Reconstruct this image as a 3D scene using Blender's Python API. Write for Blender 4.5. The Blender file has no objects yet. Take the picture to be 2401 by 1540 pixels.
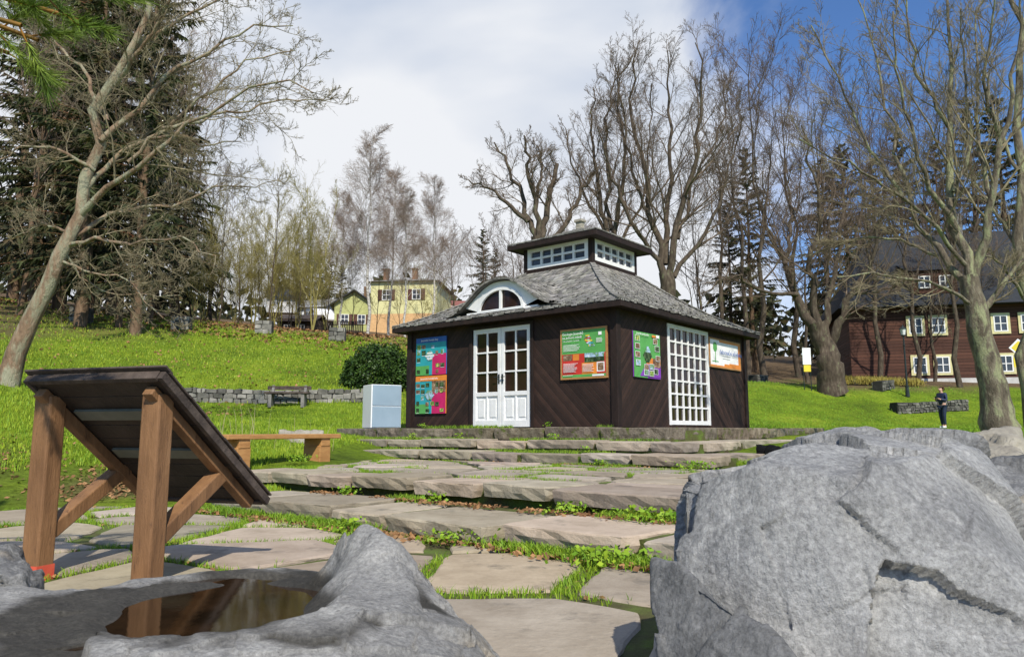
import bpy, bmesh, math, random
import numpy as np
from mathutils import Vector, Matrix
random.seed(7)
S=bpy.context.scene
COL=S.collection
CAMZ=.85; PIT=math.radians(7.8); FP=1750.0
def W(u,v,D):
    """survey helper: bearing/elevation reading at a given distance -> world point"""
    dx=(u-1200)/FP; dy=(770-v)/FP
    den=math.cos(PIT)-dy*math.sin(PIT)
    return np.array([dx/den*D, D, CAMZ+(math.sin(PIT)+dy*math.cos(PIT))/den*D])
# ---------- site frame (pavilion axes)
CX,CY=1.708,18.17
AX=np.array([.7716,-.6361]); AY=np.array([.6361,.7716])
TH=math.atan2(-.6361,.7716)
def site(lx,ly):
    return CX+lx*AX[0]+ly*AY[0], CY+lx*AX[1]+ly*AY[1]
def to_site(x,y):
    return (x-CX)*AX[0]+(y-CY)*AX[1], (x-CX)*AY[0]+(y-CY)*AY[1]

# ---------- numpy noise
def _h(ix,iy,iz,seed):
    n=(ix*374761393+iy*668265263+iz*2147483647+seed*1274126177)&0xffffffff
    n=((n^(n>>13))*1274126177)&0xffffffff
    n=n^(n>>16)
    return (n&0xffff)/65535.0
def vnoise(P,f,seed=0):
    P=np.asarray(P,float)*f+1000.0
    i=np.floor(P).astype(np.int64); t=P-i; t=t*t*(3-2*t)
    r=0
    for a in (0,1):
        for b in (0,1):
            for c in (0,1):
                w=(t[...,0] if a else 1-t[...,0])*(t[...,1] if b else 1-t[...,1])*(t[...,2] if c else 1-t[...,2])
                r=r+w*_h(i[...,0]+a,i[...,1]+b,i[...,2]+c,seed)
    return r*2-1
def fbm(P,f,seed=0,o=4):
    r=0;a=1
    for k in range(o):
        r=r+a*vnoise(P,f*2**k,seed+k*17); a*=.5
    return r
def facets(co,K,amp,tilt,seed,warp=.04):
    """broken-stone relief: every cell of the surface gets its own offset and tilt"""
    rg=np.random.default_rng(seed); co=np.asarray(co,float); sh=co.shape[:-1]; c=co.reshape(-1,3)
    wq=c+warp*np.stack([fbm(c,4,seed+1,3),fbm(c,4,seed+2,3),fbm(c,4,seed+3,3)],1)
    sd=c[rg.integers(0,len(c),K)]; off=rg.normal(0,amp,K); tl=rg.normal(0,tilt,(K,3)); out=np.empty(len(c))
    for i in range(0,len(c),20000):
        q=wq[i:i+20000]; j=np.argmin(((q[:,None]-sd[None])**2).sum(2),1)
        out[i:i+20000]=off[j]+(tl[j]*(c[i:i+20000]-sd[j])).sum(1)
    return out.reshape(sh)

# ---------- thin plate spline
class TPS:
    def __init__(s,pts,sc=30.,reg=1e-4):
        p=np.array(pts,float); s.sc=sc; s.c=p[:,:2]/sc; n=len(p)
        K=s.U(np.linalg.norm(s.c[:,None]-s.c[None],axis=2))+reg*np.eye(n)
        Q=np.hstack([np.ones((n,1)),s.c])
        A=np.zeros((n+3,n+3)); A[:n,:n]=K; A[:n,n:]=Q; A[n:,:n]=Q.T
        b=np.zeros(n+3); b[:n]=p[:,2]
        s.w=np.linalg.solve(A,b); s.n=n
    def U(s,r): return np.where(r>1e-9,r*r*np.log(np.maximum(r,1e-9)),0)
    def __call__(s,x,y):
        x=np.asarray(x,float);y=np.asarray(y,float); sh=x.shape
        q=np.stack([x.ravel(),y.ravel()],1)/s.sc
        out=np.empty(len(q))
        for i in range(0,len(q),20000):
            qq=q[i:i+20000]
            out[i:i+20000]=s.U(np.linalg.norm(qq[:,None]-s.c[None],axis=2))@s.w[:s.n]+s.w[s.n]+qq@s.w[s.n+1:]
        return out.reshape(sh)
ctrl=[(-6,3,-.08),(0,1,-.1),(4,1,-.08),(0,-6,-.1),(-4,6,-.1),(-1,6,-.1),(1,5,-.1),(3,5,-.1),(-6.3,7,-.03),(-9,5,.2),(-9,9,.7),
(.5,9.3,.1),(-.5,11,.15),(-1.5,13.5,.25),(-3.5,11.2,.40),(-2.4,10,.2),(1.7,18,.6),(1.7,15,.5),(4,15,.6),(-3.2,18.2,.80),(-4.7,15,.78),(-4.8,12.5,.55),(-5.2,9.8,.12),
(-9.4,14,1.68),(-7,12.3,.85),(-6,16,.98),(-7.5,23,1.5),(-4.7,23.5,1.6),(-2,24,1.6),(-12,23.5,1.9),(-16,24,3.2),
(-5,26,2.1),(-10,26,2.4),(-18,28,4.2),(-22.6,40,7.3),(-13.6,40,6.3),(-7.7,40,5.8),(-27,40,7.8),(-2,40,5.2),(4,40,4.2),(-18,33,5.3),(-8,33,4.0),
(-15,60,8.2),(0,60,7.6),(-17,70,10.3),(-5,75,10.0),(-30,65,11),(15,60,6.2),
(15,45,3.7),(8,28,1.2),(10,20,.78),(12,28,.85),(17.8,31,.93),(9,24,.85),(14.2,38,3.0),(20,39,2.9),(18,34.5,1.35),(22,36,1.8),(25,48,4.1),(33,50,4.3),(24,30,.95),
(14.5,25,.78),(17,26,.78),(16,22,.74),(19,28,.85),(19,23,.74),(12,16,.72),(14,18,.72),(17,18,.7),(22,26,.8),
(9.05,14,.80),(6.3,12,.62),(5,9.5,.4),(4,6,.02),(8,8,.40),(7,5,.1),
(-60,120,15),(0,120,13),(60,120,12),(40,75,8),(-60,60,14),(60,40,5),(60,0,1),(-40,10,8),(-40,-20,4),(0,-40,-.3),(40,-30,0)]
_t=TPS(ctrl)
def G(x,y):
    x=np.asarray(x,float); y=np.asarray(y,float)
    r=np.sqrt(x*x+y*y)+1e-9; k=np.minimum(1,125/r)
    return _t(x*k,y*k)
def Gz(x,y): return float(G(np.array([x]),np.array([y]))[0])

# ---------- materials
def ramp(nt,cols):
    r=nt.nodes.new('ShaderNodeValToRGB'); e=r.color_ramp.elements
    while len(e)>1: e.remove(e[-1])
    e[0].position=cols[0][0]; e[0].color=(*cols[0][1],1)
    for p,c in cols[1:]:
        q=e.new(p); q.color=(*c,1)
    return r
def pmat(name,cols,scale=5,rough=.85,bump=.3,bscale=None,attr=False,stretch=(1,1,1),spec=.3,metal=0,detail=7,bdist=.02,nrough=.6,blotch=None,world=False):
    m=bpy.data.materials.new(name); m.use_nodes=True; nt=m.node_tree; L=nt.links.new
    b=nt.nodes['Principled BSDF']
    b.inputs['Roughness'].default_value=rough; b.inputs['Specular IOR Level'].default_value=spec; b.inputs['Metallic'].default_value=metal
    tc=nt.nodes.new('ShaderNodeTexCoord'); mp=nt.nodes.new('ShaderNodeMapping'); mp.inputs['Scale'].default_value=stretch
    if world:
        g=nt.nodes.new('ShaderNodeNewGeometry'); L(g.outputs['Position'],mp.inputs['Vector'])
    else: L(tc.outputs['Object'],mp.inputs['Vector'])
    n=nt.nodes.new('ShaderNodeTexNoise'); n.inputs['Scale'].default_value=scale; n.inputs['Detail'].default_value=detail; n.inputs['Roughness'].default_value=nrough
    L(mp.outputs[0],n.inputs['Vector'])
    r=ramp(nt,cols); L(n.outputs['Fac'],r.inputs[0]); out=r.outputs[0]
    if blotch:
        n3=nt.nodes.new('ShaderNodeTexNoise'); n3.inputs['Scale'].default_value=blotch[0]; n3.inputs['Detail'].default_value=6; n3.inputs['Roughness'].default_value=.65
        L(mp.outputs[0],n3.inputs['Vector'])
        r3=ramp(nt,[(blotch[1],(0,0,0)),(blotch[2],(1,1,1))]); L(n3.outputs['Fac'],r3.inputs[0])
        mx=nt.nodes.new('ShaderNodeMix'); mx.data_type='RGBA'; L(r3.outputs[0],mx.inputs[0]); L(out,mx.inputs[6]); mx.inputs[7].default_value=(*blotch[3],1); out=mx.outputs[2]
    if attr:
        a=nt.nodes.new('ShaderNodeAttribute'); a.attribute_name='tint'
        mx=nt.nodes.new('ShaderNodeMix'); mx.data_type='RGBA'; mx.blend_type='MULTIPLY'; mx.inputs[0].default_value=1
        L(out,mx.inputs[6]); L(a.outputs['Color'],mx.inputs[7]); out=mx.outputs[2]
    L(out,b.inputs['Base Color'])
    if bump:
        n2=nt.nodes.new('ShaderNodeTexNoise'); n2.inputs['Scale'].default_value=bscale or scale*4; n2.inputs['Detail'].default_value=6; n2.inputs['Roughness'].default_value=.65
        L(mp.outputs[0],n2.inputs['Vector'])
        bp=nt.nodes.new('ShaderNodeBump'); bp.inputs['Strength'].default_value=bump; bp.inputs['Distance'].default_value=bdist
        L(n2.outputs['Fac'],bp.inputs['Height']); L(bp.outputs[0],b.inputs['Normal'])
    return m
def rock_mat(name,dark,midc,light,streak,attr=False,sc=1.):
    """broken grey stone: mottling + pale scuffs + dark stain + grain, two-scale relief"""
    m=bpy.data.materials.new(name); m.use_nodes=True; nt=m.node_tree; L=nt.links.new; b=nt.nodes['Principled BSDF']
    b.inputs['Roughness'].default_value=.75; b.inputs['Specular IOR Level'].default_value=.3
    g=nt.nodes.new('ShaderNodeNewGeometry'); P=g.outputs['Position']
    def no(s,d=9,r=.65,st=(1,1,1),rot=(0,0,0),dist=0):
        mp=nt.nodes.new('ShaderNodeMapping'); mp.inputs['Scale'].default_value=st; mp.inputs['Rotation'].default_value=rot; L(P,mp.inputs[0])
        n=nt.nodes.new('ShaderNodeTexNoise'); n.inputs['Scale'].default_value=s*sc; n.inputs['Detail'].default_value=d; n.inputs['Roughness'].default_value=r; n.inputs['Distortion'].default_value=dist; L(mp.outputs[0],n.inputs['Vector']); return n.outputs['Fac']
    def mixc(f,a,c,mode='MIX'):
        x=nt.nodes.new('ShaderNodeMix'); x.data_type='RGBA'; x.blend_type=mode
        for i,v in ((0,f),(6,a),(7,c)):
            if isinstance(v,(int,float)): x.inputs[i].default_value=v
            elif isinstance(v,tuple): x.inputs[i].default_value=(*v,1)
            else: L(v,x.inputs[i])
        return x.outputs[2]
    def rp(v,a,c):
        r=ramp(nt,[(a,(0,0,0)),(c,(1,1,1))]); L(v,r.inputs[0]); return r.outputs[0]
    r=ramp(nt,[(.34,dark),(.49,midc),(.64,light)]); L(no(1.5,12,.68),r.inputs[0]); c=r.outputs[0]
    st=no(2.6,9,.72,(2.6,2.6,.5),(.2,.55,0),.5); c=mixc(rp(st,.54,.70),c,streak)
    c=mixc(rp(no(3.6,10,.75,dist=.6),.60,.70),c,tuple(x*.55 for x in dark))
    c=mixc(rp(no(2.1,6,.6),.60,.74),c,(.36,.32,.26))
    sp=rp(no(60,4,.7),.35,.68); c=mixc(.6,c,mixc(sp,(.5,.5,.5),(1.5,1.5,1.5)),'MULTIPLY')
    if attr:
        a=nt.nodes.new('ShaderNodeAttribute'); a.attribute_name='tint'; c=mixc(1.,c,a.outputs['Color'],'MULTIPLY')
    L(c,b.inputs['Base Color'])
    def bump(h,s,d,prev=None):
        bp=nt.nodes.new('ShaderNodeBump'); bp.inputs['Strength'].default_value=s; bp.inputs['Distance'].default_value=d; L(h,bp.inputs['Height'])
        if prev: L(prev,bp.inputs['Normal'])
        return bp.outputs[0]
    n=bump(no(7,12,.70,(1,1,.6),(.2,.5,0)),1.,.045); n=bump(no(70,5,.7),.9,.008,n); L(n,b.inputs['Normal'])
    return m
def plank_mat(name,mode,w,c1,c2,rough=.7,groove=.12,bump=.6,off=0.):
    m=bpy.data.materials.new(name); m.use_nodes=True; nt=m.node_tree; L=nt.links.new; b=nt.nodes['Principled BSDF']
    b.inputs['Roughness'].default_value=rough; b.inputs['Specular IOR Level'].default_value=.3
    tc=nt.nodes.new('ShaderNodeTexCoord'); sp=nt.nodes.new('ShaderNodeSeparateXYZ'); L(tc.outputs['Object'],sp.inputs[0])
    def M(op,a,bb=None):
        n=nt.nodes.new('ShaderNodeMath'); n.operation=op
        for i,v in enumerate((a,bb)):
            if v is None: continue
            if isinstance(v,(int,float)): n.inputs[i].default_value=v
            else: L(v,n.inputs[i])
        return n.outputs[0]
    X,Y,Z=sp.outputs
    if mode=='z': s=Z
    elif mode=='x': s=X
    elif mode=='dx': s=M('MULTIPLY',M('ADD',Z,M('ABSOLUTE',X)),.7)
    elif mode=='dy': s=M('MULTIPLY',M('ADD',Z,M('ABSOLUTE',M('ADD',Y,off))),.7)
    s=M('DIVIDE',s,w); s=M('ADD',s,100); fl=M('FLOOR',s); fr=M('FRACT',s)
    wn=nt.nodes.new('ShaderNodeTexWhiteNoise'); wn.noise_dimensions='1D'; L(fl,wn.inputs['W'])
    no=nt.nodes.new('ShaderNodeTexNoise'); no.inputs['Scale'].default_value=6; no.inputs['Detail'].default_value=8; L(tc.outputs['Object'],no.inputs['Vector'])
    f=M('ADD',M('MULTIPLY',wn.outputs['Value'],.55),M('MULTIPLY',no.outputs['Fac'],.55))
    r=ramp(nt,[(.15,c1),(.9,c2)]); L(f,r.inputs[0])
    g=M('SUBTRACT',1.,M('MULTIPLY',M('ABSOLUTE',M('SUBTRACT',fr,.5)),2))
    gr=ramp(nt,[(0,(.12,.12,.12)),(groove,(1,1,1))]); L(g,gr.inputs[0])
    mx=nt.nodes.new('ShaderNodeMix'); mx.data_type='RGBA'; mx.blend_type='MULTIPLY'; mx.inputs[0].default_value=1
    L(r.outputs[0],mx.inputs[6]); L(gr.outputs[0],mx.inputs[7]); L(mx.outputs[2],b.inputs['Base Color'])
    bp=nt.nodes.new('ShaderNodeBump'); bp.inputs['Strength'].default_value=bump; bp.inputs['Distance'].default_value=.015
    hh=M('ADD',gr.outputs[0],M('MULTIPLY',no.outputs['Fac'],.3)); L(hh,bp.inputs['Height']); L(bp.outputs[0],b.inputs['Normal'])
    return m

M_rock=rock_mat('grey_rock',(.165,.167,.17),(.30,.30,.297),(.45,.447,.435),(.57,.56,.54))
M_rockd=rock_mat('dark_grey_rock',(.10,.103,.105),(.195,.196,.195),(.30,.298,.29),(.38,.375,.36))
M_rock2=pmat('beige_rock',[(.25,(.20,.18,.15)),(.5,(.34,.31,.25)),(.75,(.46,.43,.36))],4,.85,1,18,bdist=.03,blotch=(7,.6,.7,(.14,.14,.12)))
M_slab=pmat('sandstone_slab',[(.25,(.235,.195,.145)),(.5,(.36,.31,.245)),(.75,(.48,.425,.345))],2.2,.85,.7,30,attr=True,bdist=.012,blotch=(3.2,.56,.70,(.20,.178,.145)),world=True,nrough=.74,detail=10)
M_mossst=pmat('mossy_stone',[(.25,(.07,.06,.045)),(.5,(.18,.155,.12)),(.75,(.32,.285,.23))],7,.95,.9,25,attr=True,bdist=.03,blotch=(6,.56,.66,(.09,.12,.022)),world=True)
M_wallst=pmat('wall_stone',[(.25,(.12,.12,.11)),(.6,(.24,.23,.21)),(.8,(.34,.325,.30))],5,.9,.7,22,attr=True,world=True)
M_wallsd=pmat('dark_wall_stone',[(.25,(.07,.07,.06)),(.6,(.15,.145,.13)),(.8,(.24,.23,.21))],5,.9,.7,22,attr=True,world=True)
M_soil=pmat('joint_soil',[(.3,(.07,.052,.03)),(.5,(.09,.10,.028)),(.7,(.12,.20,.025))],3.5,.95,.8,40,world=True)
M_grass=pmat('grass_blades',[(.3,(.16,.27,.016)),(.7,(.29,.41,.03))],1.2,.6,0,attr=True,world=True,detail=2)
M_shingle=pmat('weathered_shingle',[(.25,(.13,.128,.118)),(.5,(.25,.24,.22)),(.8,(.40,.385,.355))],9,.85,.6,40,attr=True,blotch=(3,.62,.76,(.12,.125,.08)))
M_dark=pmat('dark_stained_wood',[(.3,(.012,.007,.006)),(.7,(.03,.017,.013))],8,.7,.4,30,stretch=(1,1,.3))
M_clad_f=plank_mat('diagonal_cladding','dx',.085,(.016,.009,.007),(.055,.029,.021))
M_clad_s=plank_mat('diagonal_cladding_side','dy',.085,(.016,.009,.007),(.055,.029,.021),off=.04)
M_white=pmat('white_paint',[(.3,(.74,.74,.73)),(.7,(.86,.86,.85))],6,.5,.15,30)
M_found=pmat('pale_plinth',[(.3,(.44,.43,.41)),(.7,(.6,.59,.57))],3,.8,.15,30)
M_glass=pmat('dark_glass',[(.3,(.012,.008,.007)),(.7,(.04,.02,.015))],2,.06,0,spec=.35)
M_glassb=pmat('window_glass',[(.3,(.03,.035,.045)),(.7,(.07,.08,.1))],2,.08,0,spec=.5)
M_brownp=pmat('brown_painted_wood',[(.25,(.14,.07,.032)),(.6,(.27,.142,.065)),(.85,(.36,.21,.11))],3.5,.6,.4,25,stretch=(3,3,.6),blotch=(8,.60,.70,(.09,.046,.025)))
M_bench=pmat('orange_wood',[(.3,(.34,.16,.055)),(.7,(.50,.27,.10))],5,.55,.2,25,stretch=(1,1,4))
M_backp=pmat('board_back_dark',[(.3,(.020,.015,.012)),(.7,(.055,.04,.032))],5,.6,.3,25)
M_rail=pmat('grey_rail',[(.3,(.12,.125,.10)),(.7,(.19,.19,.15))],5,.6,.1,25)
M_weath=pmat('weathered_board',[(.3,(.045,.034,.029)),(.7,(.12,.092,.075))],9,.85,.6,30,stretch=(1,1,1))
M_red=pmat('red_paint',[(.3,(.55,.07,.04)),(.7,(.7,.12,.07))],7,.5,.1)
M_bark=pmat('grey_bark',[(.25,(.05,.04,.03)),(.5,(.16,.132,.095)),(.75,(.33,.295,.21))],9,.95,1,30,stretch=(1,1,.35),bdist=.05,blotch=(5,.50,.60,(.31,.32,.18)))
M_barkr=pmat('reddish_bark',[(.25,(.08,.05,.032)),(.5,(.27,.18,.115)),(.75,(.46,.37,.27))],6,.95,1,26,stretch=(1,1,.35),bdist=.05,blotch=(4,.46,.58,(.33,.32,.22)))
M_barkd=pmat('dark_bark',[(.25,(.03,.023,.018)),(.5,(.08,.06,.043)),(.75,(.155,.127,.092))],8,.95,.8,30,stretch=(1,1,.35),blotch=(5,.58,.68,(.16,.165,.09)))
M_barkw=pmat('warm_bark',[(.25,(.05,.032,.02)),(.5,(.14,.09,.055)),(.75,(.24,.165,.11))],8,.95,.8,30,stretch=(1,1,.35))
M_twig=pmat('brown_twigs',[(.3,(.085,.06,.042)),(.7,(.195,.145,.105))],3,.9,0,detail=1)
M_twigl=pmat('lichen_twigs',[(.3,(.125,.10,.06)),(.7,(.31,.265,.165))],3,.9,0,detail=1)
M_twigo=pmat('olive_twigs',[(.3,(.20,.175,.055)),(.7,(.34,.30,.10))],3,.9,0,detail=1)
M_birch=pmat('birch_bark',[(.35,(.06,.05,.045)),(.5,(.5,.48,.44)),(.8,(.65,.63,.6))],5,.8,.3,20,stretch=(1,1,3))
M_twigr=pmat('reddish_twigs',[(.3,(.19,.14,.11)),(.7,(.34,.265,.21))],3,.9,0,detail=1)
M_spruce=pmat('spruce_needles',[(.3,(.018,.026,.009)),(.50,(.042,.050,.016)),(.70,(.08,.058,.026))],1.1,.8,0,attr=True,world=True,detail=1)
M_pine=pmat('pine_needles',[(.3,(.07,.13,.012)),(.7,(.20,.28,.03))],6,.6,0,attr=True,world=True,detail=1)
M_hedge=pmat('hedge_leaves',[(.3,(.014,.034,.008)),(.7,(.06,.12,.022))],4,.45,0,attr=True,world=True,detail=1)
M_forsy=pmat('yellow_shrub',[(.3,(.22,.18,.04)),(.7,(.42,.35,.08))],4,.7,0,attr=True,world=True,detail=1)
M_leaf=pmat('dead_leaves',[(.3,(.17,.085,.035)),(.7,(.38,.23,.11))],8,.8,0,attr=True,world=True,detail=1)
M_straw=pmat('dry_straw',[(.3,(.30,.24,.13)),(.7,(.45,.38,.24))],8,.8,0,world=True,detail=1)
M_metal=pmat('dark_iron',[(.3,(.02,.03,.03)),(.7,(.04,.05,.05))],5,.5,.1,metal=.3)
M_slate=pmat('slate_roof',[(.3,(.024,.027,.032)),(.7,(.055,.06,.07))],14,.85,.6,25,stretch=(1,1,3),spec=.1)
M_log=plank_mat('brown_log_wall','z',.2,(.052,.019,.012),(.11,.044,.027),groove=.22,bump=1)
M_cab=pmat('blue_grey_metal',[(.3,(.26,.35,.43)),(.7,(.32,.42,.51))],2,.35,0,metal=.1)
M_cabw=pmat('white_metal',[(.3,(.76,.77,.78)),(.7,(.84,.85,.86))],2,.4,0)
def flat(name,c,rough=.5,var=.12):
    return pmat(name,[(.3,tuple(x*(1-var) for x in c)),(.7,tuple(min(1,x*(1+var)) for x in c))],4,rough,0,detail=3)
def photo(name,cols,sc=14):
    return pmat(name,cols,sc,.5,0,detail=5,nrough=.75)

# ---------- mesh building
def fin(o,parent=None,label=None,category=None,group=None,kind=None):
    COL.objects.link(o)
    if parent is not None: o.parent=parent
    if label: o['label']=label
    if category: o['category']=category
    if group: o['group']=group
    if kind: o['kind']=kind
    return o
def empty(name,loc,rotz=0,**k):
    o=bpy.data.objects.new(name,None); o.location=loc; o.rotation_euler=(0,0,rotz); o.empty_display_size=.2
    return fin(o,**k)
def mk(name,V,FL,mats,tint=None,smooth=False,loc=None,**k):
    me=bpy.data.meshes.new(name); V=np.asarray(V,np.float32).reshape(-1,3)
    if not isinstance(FL,list): FL=[FL]
    FL=[np.asarray(f,np.int32) for f in FL if len(f)]
    me.vertices.add(len(V)); me.vertices.foreach_set('co',V.ravel())
    loops=np.concatenate([f.ravel() for f in FL]); tot=np.concatenate([np.full(len(f),f.shape[1],np.int32) for f in FL])
    start=np.concatenate([[0],np.cumsum(tot)[:-1]]).astype(np.int32)
    me.loops.add(len(loops)); me.loops.foreach_set('vertex_index',loops)
    me.polygons.add(len(tot)); me.polygons.foreach_set('loop_start',start)
    if tint is not None:
        a=me.attributes.new('tint','FLOAT_COLOR','POINT'); t=np.asarray(tint,np.float32)
        if t.shape[1]==3: t=np.hstack([t,np.ones((len(t),1),np.float32)])
        a.data.foreach_set('color',t.ravel())
    me.update(calc_edges=True); me.validate()
    if smooth: me.polygons.foreach_set('use_smooth',np.ones(len(me.polygons),bool))
    for m in (mats if isinstance(mats,list) else [mats]): me.materials.append(m)
    o=bpy.data.objects.new(name,me)
    if loc is not None: o.location=loc
    return fin(o,**k)
class B:
    def __init__(s): s.v=[];s.f=[];s.m=[];s.t=[]
    def add(s,vs,fs,mi=0,t=(1,1,1)):
        b=len(s.v); s.v+= [tuple(map(float,p)) for p in vs]; s.f+=[tuple(b+i for i in f) for f in fs]; s.m+=[mi]*len(fs); s.t+=[t]*len(vs)
    def box(s,c,sz,mi=0,rot=None,jit=0,t=(1,1,1)):
        vs=[]
        for z in (-.5,.5):
            for x,y in ((-.5,-.5),(.5,-.5),(.5,.5),(-.5,.5)):
                p=Vector((x*sz[0],y*sz[1],z*sz[2]))
                if jit: p+=Vector((random.uniform(-jit,jit),random.uniform(-jit,jit),random.uniform(-jit,jit)))
                if rot is not None: p=rot@p
                vs.append(p+Vector(c))
        s.add(vs,[(0,3,2,1),(4,5,6,7),(0,1,5,4),(1,2,6,5),(2,3,7,6),(3,0,4,7)],mi,t)
    def beam(s,p,q,w,h,mi=0,up=(0,0,1),t=(1,1,1)):
        p=Vector(p);q=Vector(q);d=q-p;L=d.length;d.normalize();u=Vector(up)
        a=d.cross(u)
        if a.length<1e-4: a=d.cross(Vector((0,1,0)))
        a.normalize(); c=a.cross(d)
        R=Matrix((d,a,c)).transposed()
        s.box((p+q)/2,(L,w,h),mi,R,t=t)
    def cyl(s,p,q,r0,r1,n=10,mi=0,t=(1,1,1)):
        p=Vector(p);q=Vector(q);d=(q-p).normalized(); a=d.orthogonal().normalized(); b=d.cross(a)
        vs=[p+a*r0*math.cos(i*2*math.pi/n)+b*r0*math.sin(i*2*math.pi/n) for i in range(n)]+[q+a*r1*math.cos(i*2*math.pi/n)+b*r1*math.sin(i*2*math.pi/n) for i in range(n)]
        s.add(vs,[(i,(i+1)%n,n+(i+1)%n,n+i) for i in range(n)]+[tuple(range(n-1,-1,-1)),tuple(range(n,2*n))],mi,t)
    def make(s,name,mats,bevel=0,loc=None,rotz=None,**k):
        me=bpy.data.meshes.new(name); me.from_pydata(s.v,[],s.f)
        for m in (mats if isinstance(mats,list) else [mats]): me.materials.append(m)
        me.polygons.foreach_set('material_index',np.array(s.m,np.int32))
        a=me.attributes.new('tint','FLOAT_COLOR','POINT'); a.data.foreach_set('color',np.array([(*c,1) for c in s.t],np.float32).ravel())
        me.update(); o=bpy.data.objects.new(name,me)
        if loc is not None: o.location=loc
        if rotz is not None: o.rotation_euler=(0,0,rotz)
        if bevel:
            md=o.modifiers.new('bevel','BEVEL'); md.width=bevel; md.segments=2; md.limit_method='ANGLE'
        return fin(o,**k)
def bake(ob):
    dg=bpy.context.evaluated_depsgraph_get(); dg.update()
    me=bpy.data.meshes.new_from_object(ob.evaluated_get(dg)); ob.modifiers.clear(); ob.data=me; return ob
def text_part(txt,size,loc,rotz,mat,parent,name='lettering',align='LEFT',bold=.0):
    cu=bpy.data.curves.new('txt','FONT'); cu.body=txt; cu.size=size; cu.extrude=.001; cu.align_x=align; cu.offset=bold; cu.resolution_u=2
    o=bpy.data.objects.new('txt',cu); COL.objects.link(o)
    dg=bpy.context.evaluated_depsgraph_get(); me=bpy.data.meshes.new_from_object(o.evaluated_get(dg))
    bpy.data.objects.remove(o); me.materials.clear(); me.materials.append(mat)
    n=bpy.data.objects.new(name,me); n.location=loc; n.rotation_euler=(math.radians(90),0,rotz)
    return fin(n,parent=parent)

# =================== GROUND
def axis(n,near,far):
    t=np.linspace(-1,1,n); return np.sign(t)*(near*np.abs(t)+ (far-near)*np.abs(t)**5)
gx=axis(300,45,600); gy=axis(300,60,600)+12
XX,YY=np.meshgrid(gx,gy); ZZ=G(XX,YY)
P3=np.stack([XX,YY,0*XX],-1)
ZZ=ZZ+.05*fbm(P3,.5,3,3)*(np.hypot(XX,YY-5)>9)
V=np.stack([XX,YY,ZZ],-1).reshape(-1,3)
n=300; i=np.arange(n*n).reshape(n,n)
Fq=np.stack([i[:-1,:-1],i[:-1,1:],i[1:,1:],i[1:,:-1]],-1).reshape(-1,4)
xf,yf=V[:,0],V[:,1]
def sm(a,b,x):
    t=np.clip((x-a)/(b-a),0,1); return t*t*(3-2*t)
def dirtmask(x,y):
    x=np.asarray(x,float); y=np.asarray(y,float)
    q=np.stack([x,y,0*x],-1); nz=fbm(q,.25,9,4)
    d=sm(37,44,y+nz*4)*sm(16,8,x+nz*3)
    d=np.maximum(d,sm(-15,-23,x+nz*3)*sm(18,27,y)*.85)
    d=np.maximum(d,sm(1.3,.5,np.hypot(x+5.0,(y-10.0)*.8)+nz*.6)*.8)
    d=np.maximum(d,sm(1.8,.6,np.hypot(x+7.6,(y-10.0))+nz*.6)*.6)
    d=np.maximum(d,sm(41,45,y+nz*3)*sm(5,12,x))
    return np.clip(d,0,1)
dm=dirtmask(xf,yf)
tint=np.stack([dm,dm,dm],1)
M_ground=bpy.data.materials.new('lawn_ground'); M_ground.use_nodes=True
nt=M_ground.node_tree; L=nt.links.new; b=nt.nodes['Principled BSDF']; b.inputs['Roughness'].default_value=.95; b.inputs['Specular IOR Level'].default_value=.1
geo=nt.nodes.new('ShaderNodeNewGeometry')
n1=nt.nodes.new('ShaderNodeTexNoise'); n1.inputs['Scale'].default_value=.35; n1.inputs['Detail'].default_value=10; n1.inputs['Roughness'].default_value=.7; L(geo.outputs['Position'],n1.inputs['Vector'])
n2=nt.nodes.new('ShaderNodeTexNoise'); n2.inputs['Scale'].default_value=9; n2.inputs['Detail'].default_value=8; n2.inputs['Roughness'].default_value=.75; L(geo.outputs['Position'],n2.inputs['Vector'])
rg=ramp(nt,[(.3,(.085,.13,.018)),(.5,(.17,.26,.022)),(.62,(.25,.34,.03)),(.75,(.31,.31,.07))]); L(n1.outputs['Fac'],rg.inputs[0])
rd=ramp(nt,[(.3,(.05,.035,.022)),(.5,(.13,.09,.052)),(.7,(.24,.17,.10))]); L(n2.outputs['Fac'],rd.inputs[0])
rv=ramp(nt,[(.3,(.4,.4,.35)),(.7,(1.3,1.3,1.1))]); L(n2.outputs['Fac'],rv.inputs[0])
mu=nt.nodes.new('ShaderNodeMix'); mu.data_type='RGBA'; mu.blend_type='MULTIPLY'; mu.inputs[0].default_value=1; L(rg.outputs[0],mu.inputs[6]); L(rv.outputs[0],mu.inputs[7])
at=nt.nodes.new('ShaderNodeAttribute'); at.attribute_name='tint'
mx=nt.nodes.new('ShaderNodeMix'); mx.data_type='RGBA'; L(at.outputs['Fac'],mx.inputs[0]); L(mu.outputs[2],mx.inputs[6]); L(rd.outputs[0],mx.inputs[7]); L(mx.outputs[2],b.inputs['Base Color'])
bp=nt.nodes.new('ShaderNodeBump'); bp.inputs['Strength'].default_value=1; bp.inputs['Distance'].default_value=.08; L(n2.outputs['Fac'],bp.inputs['Height']); L(bp.outputs[0],b.inputs['Normal'])
mk('ground',V,Fq,M_ground,tint=tint,smooth=True,kind='structure')

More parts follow.
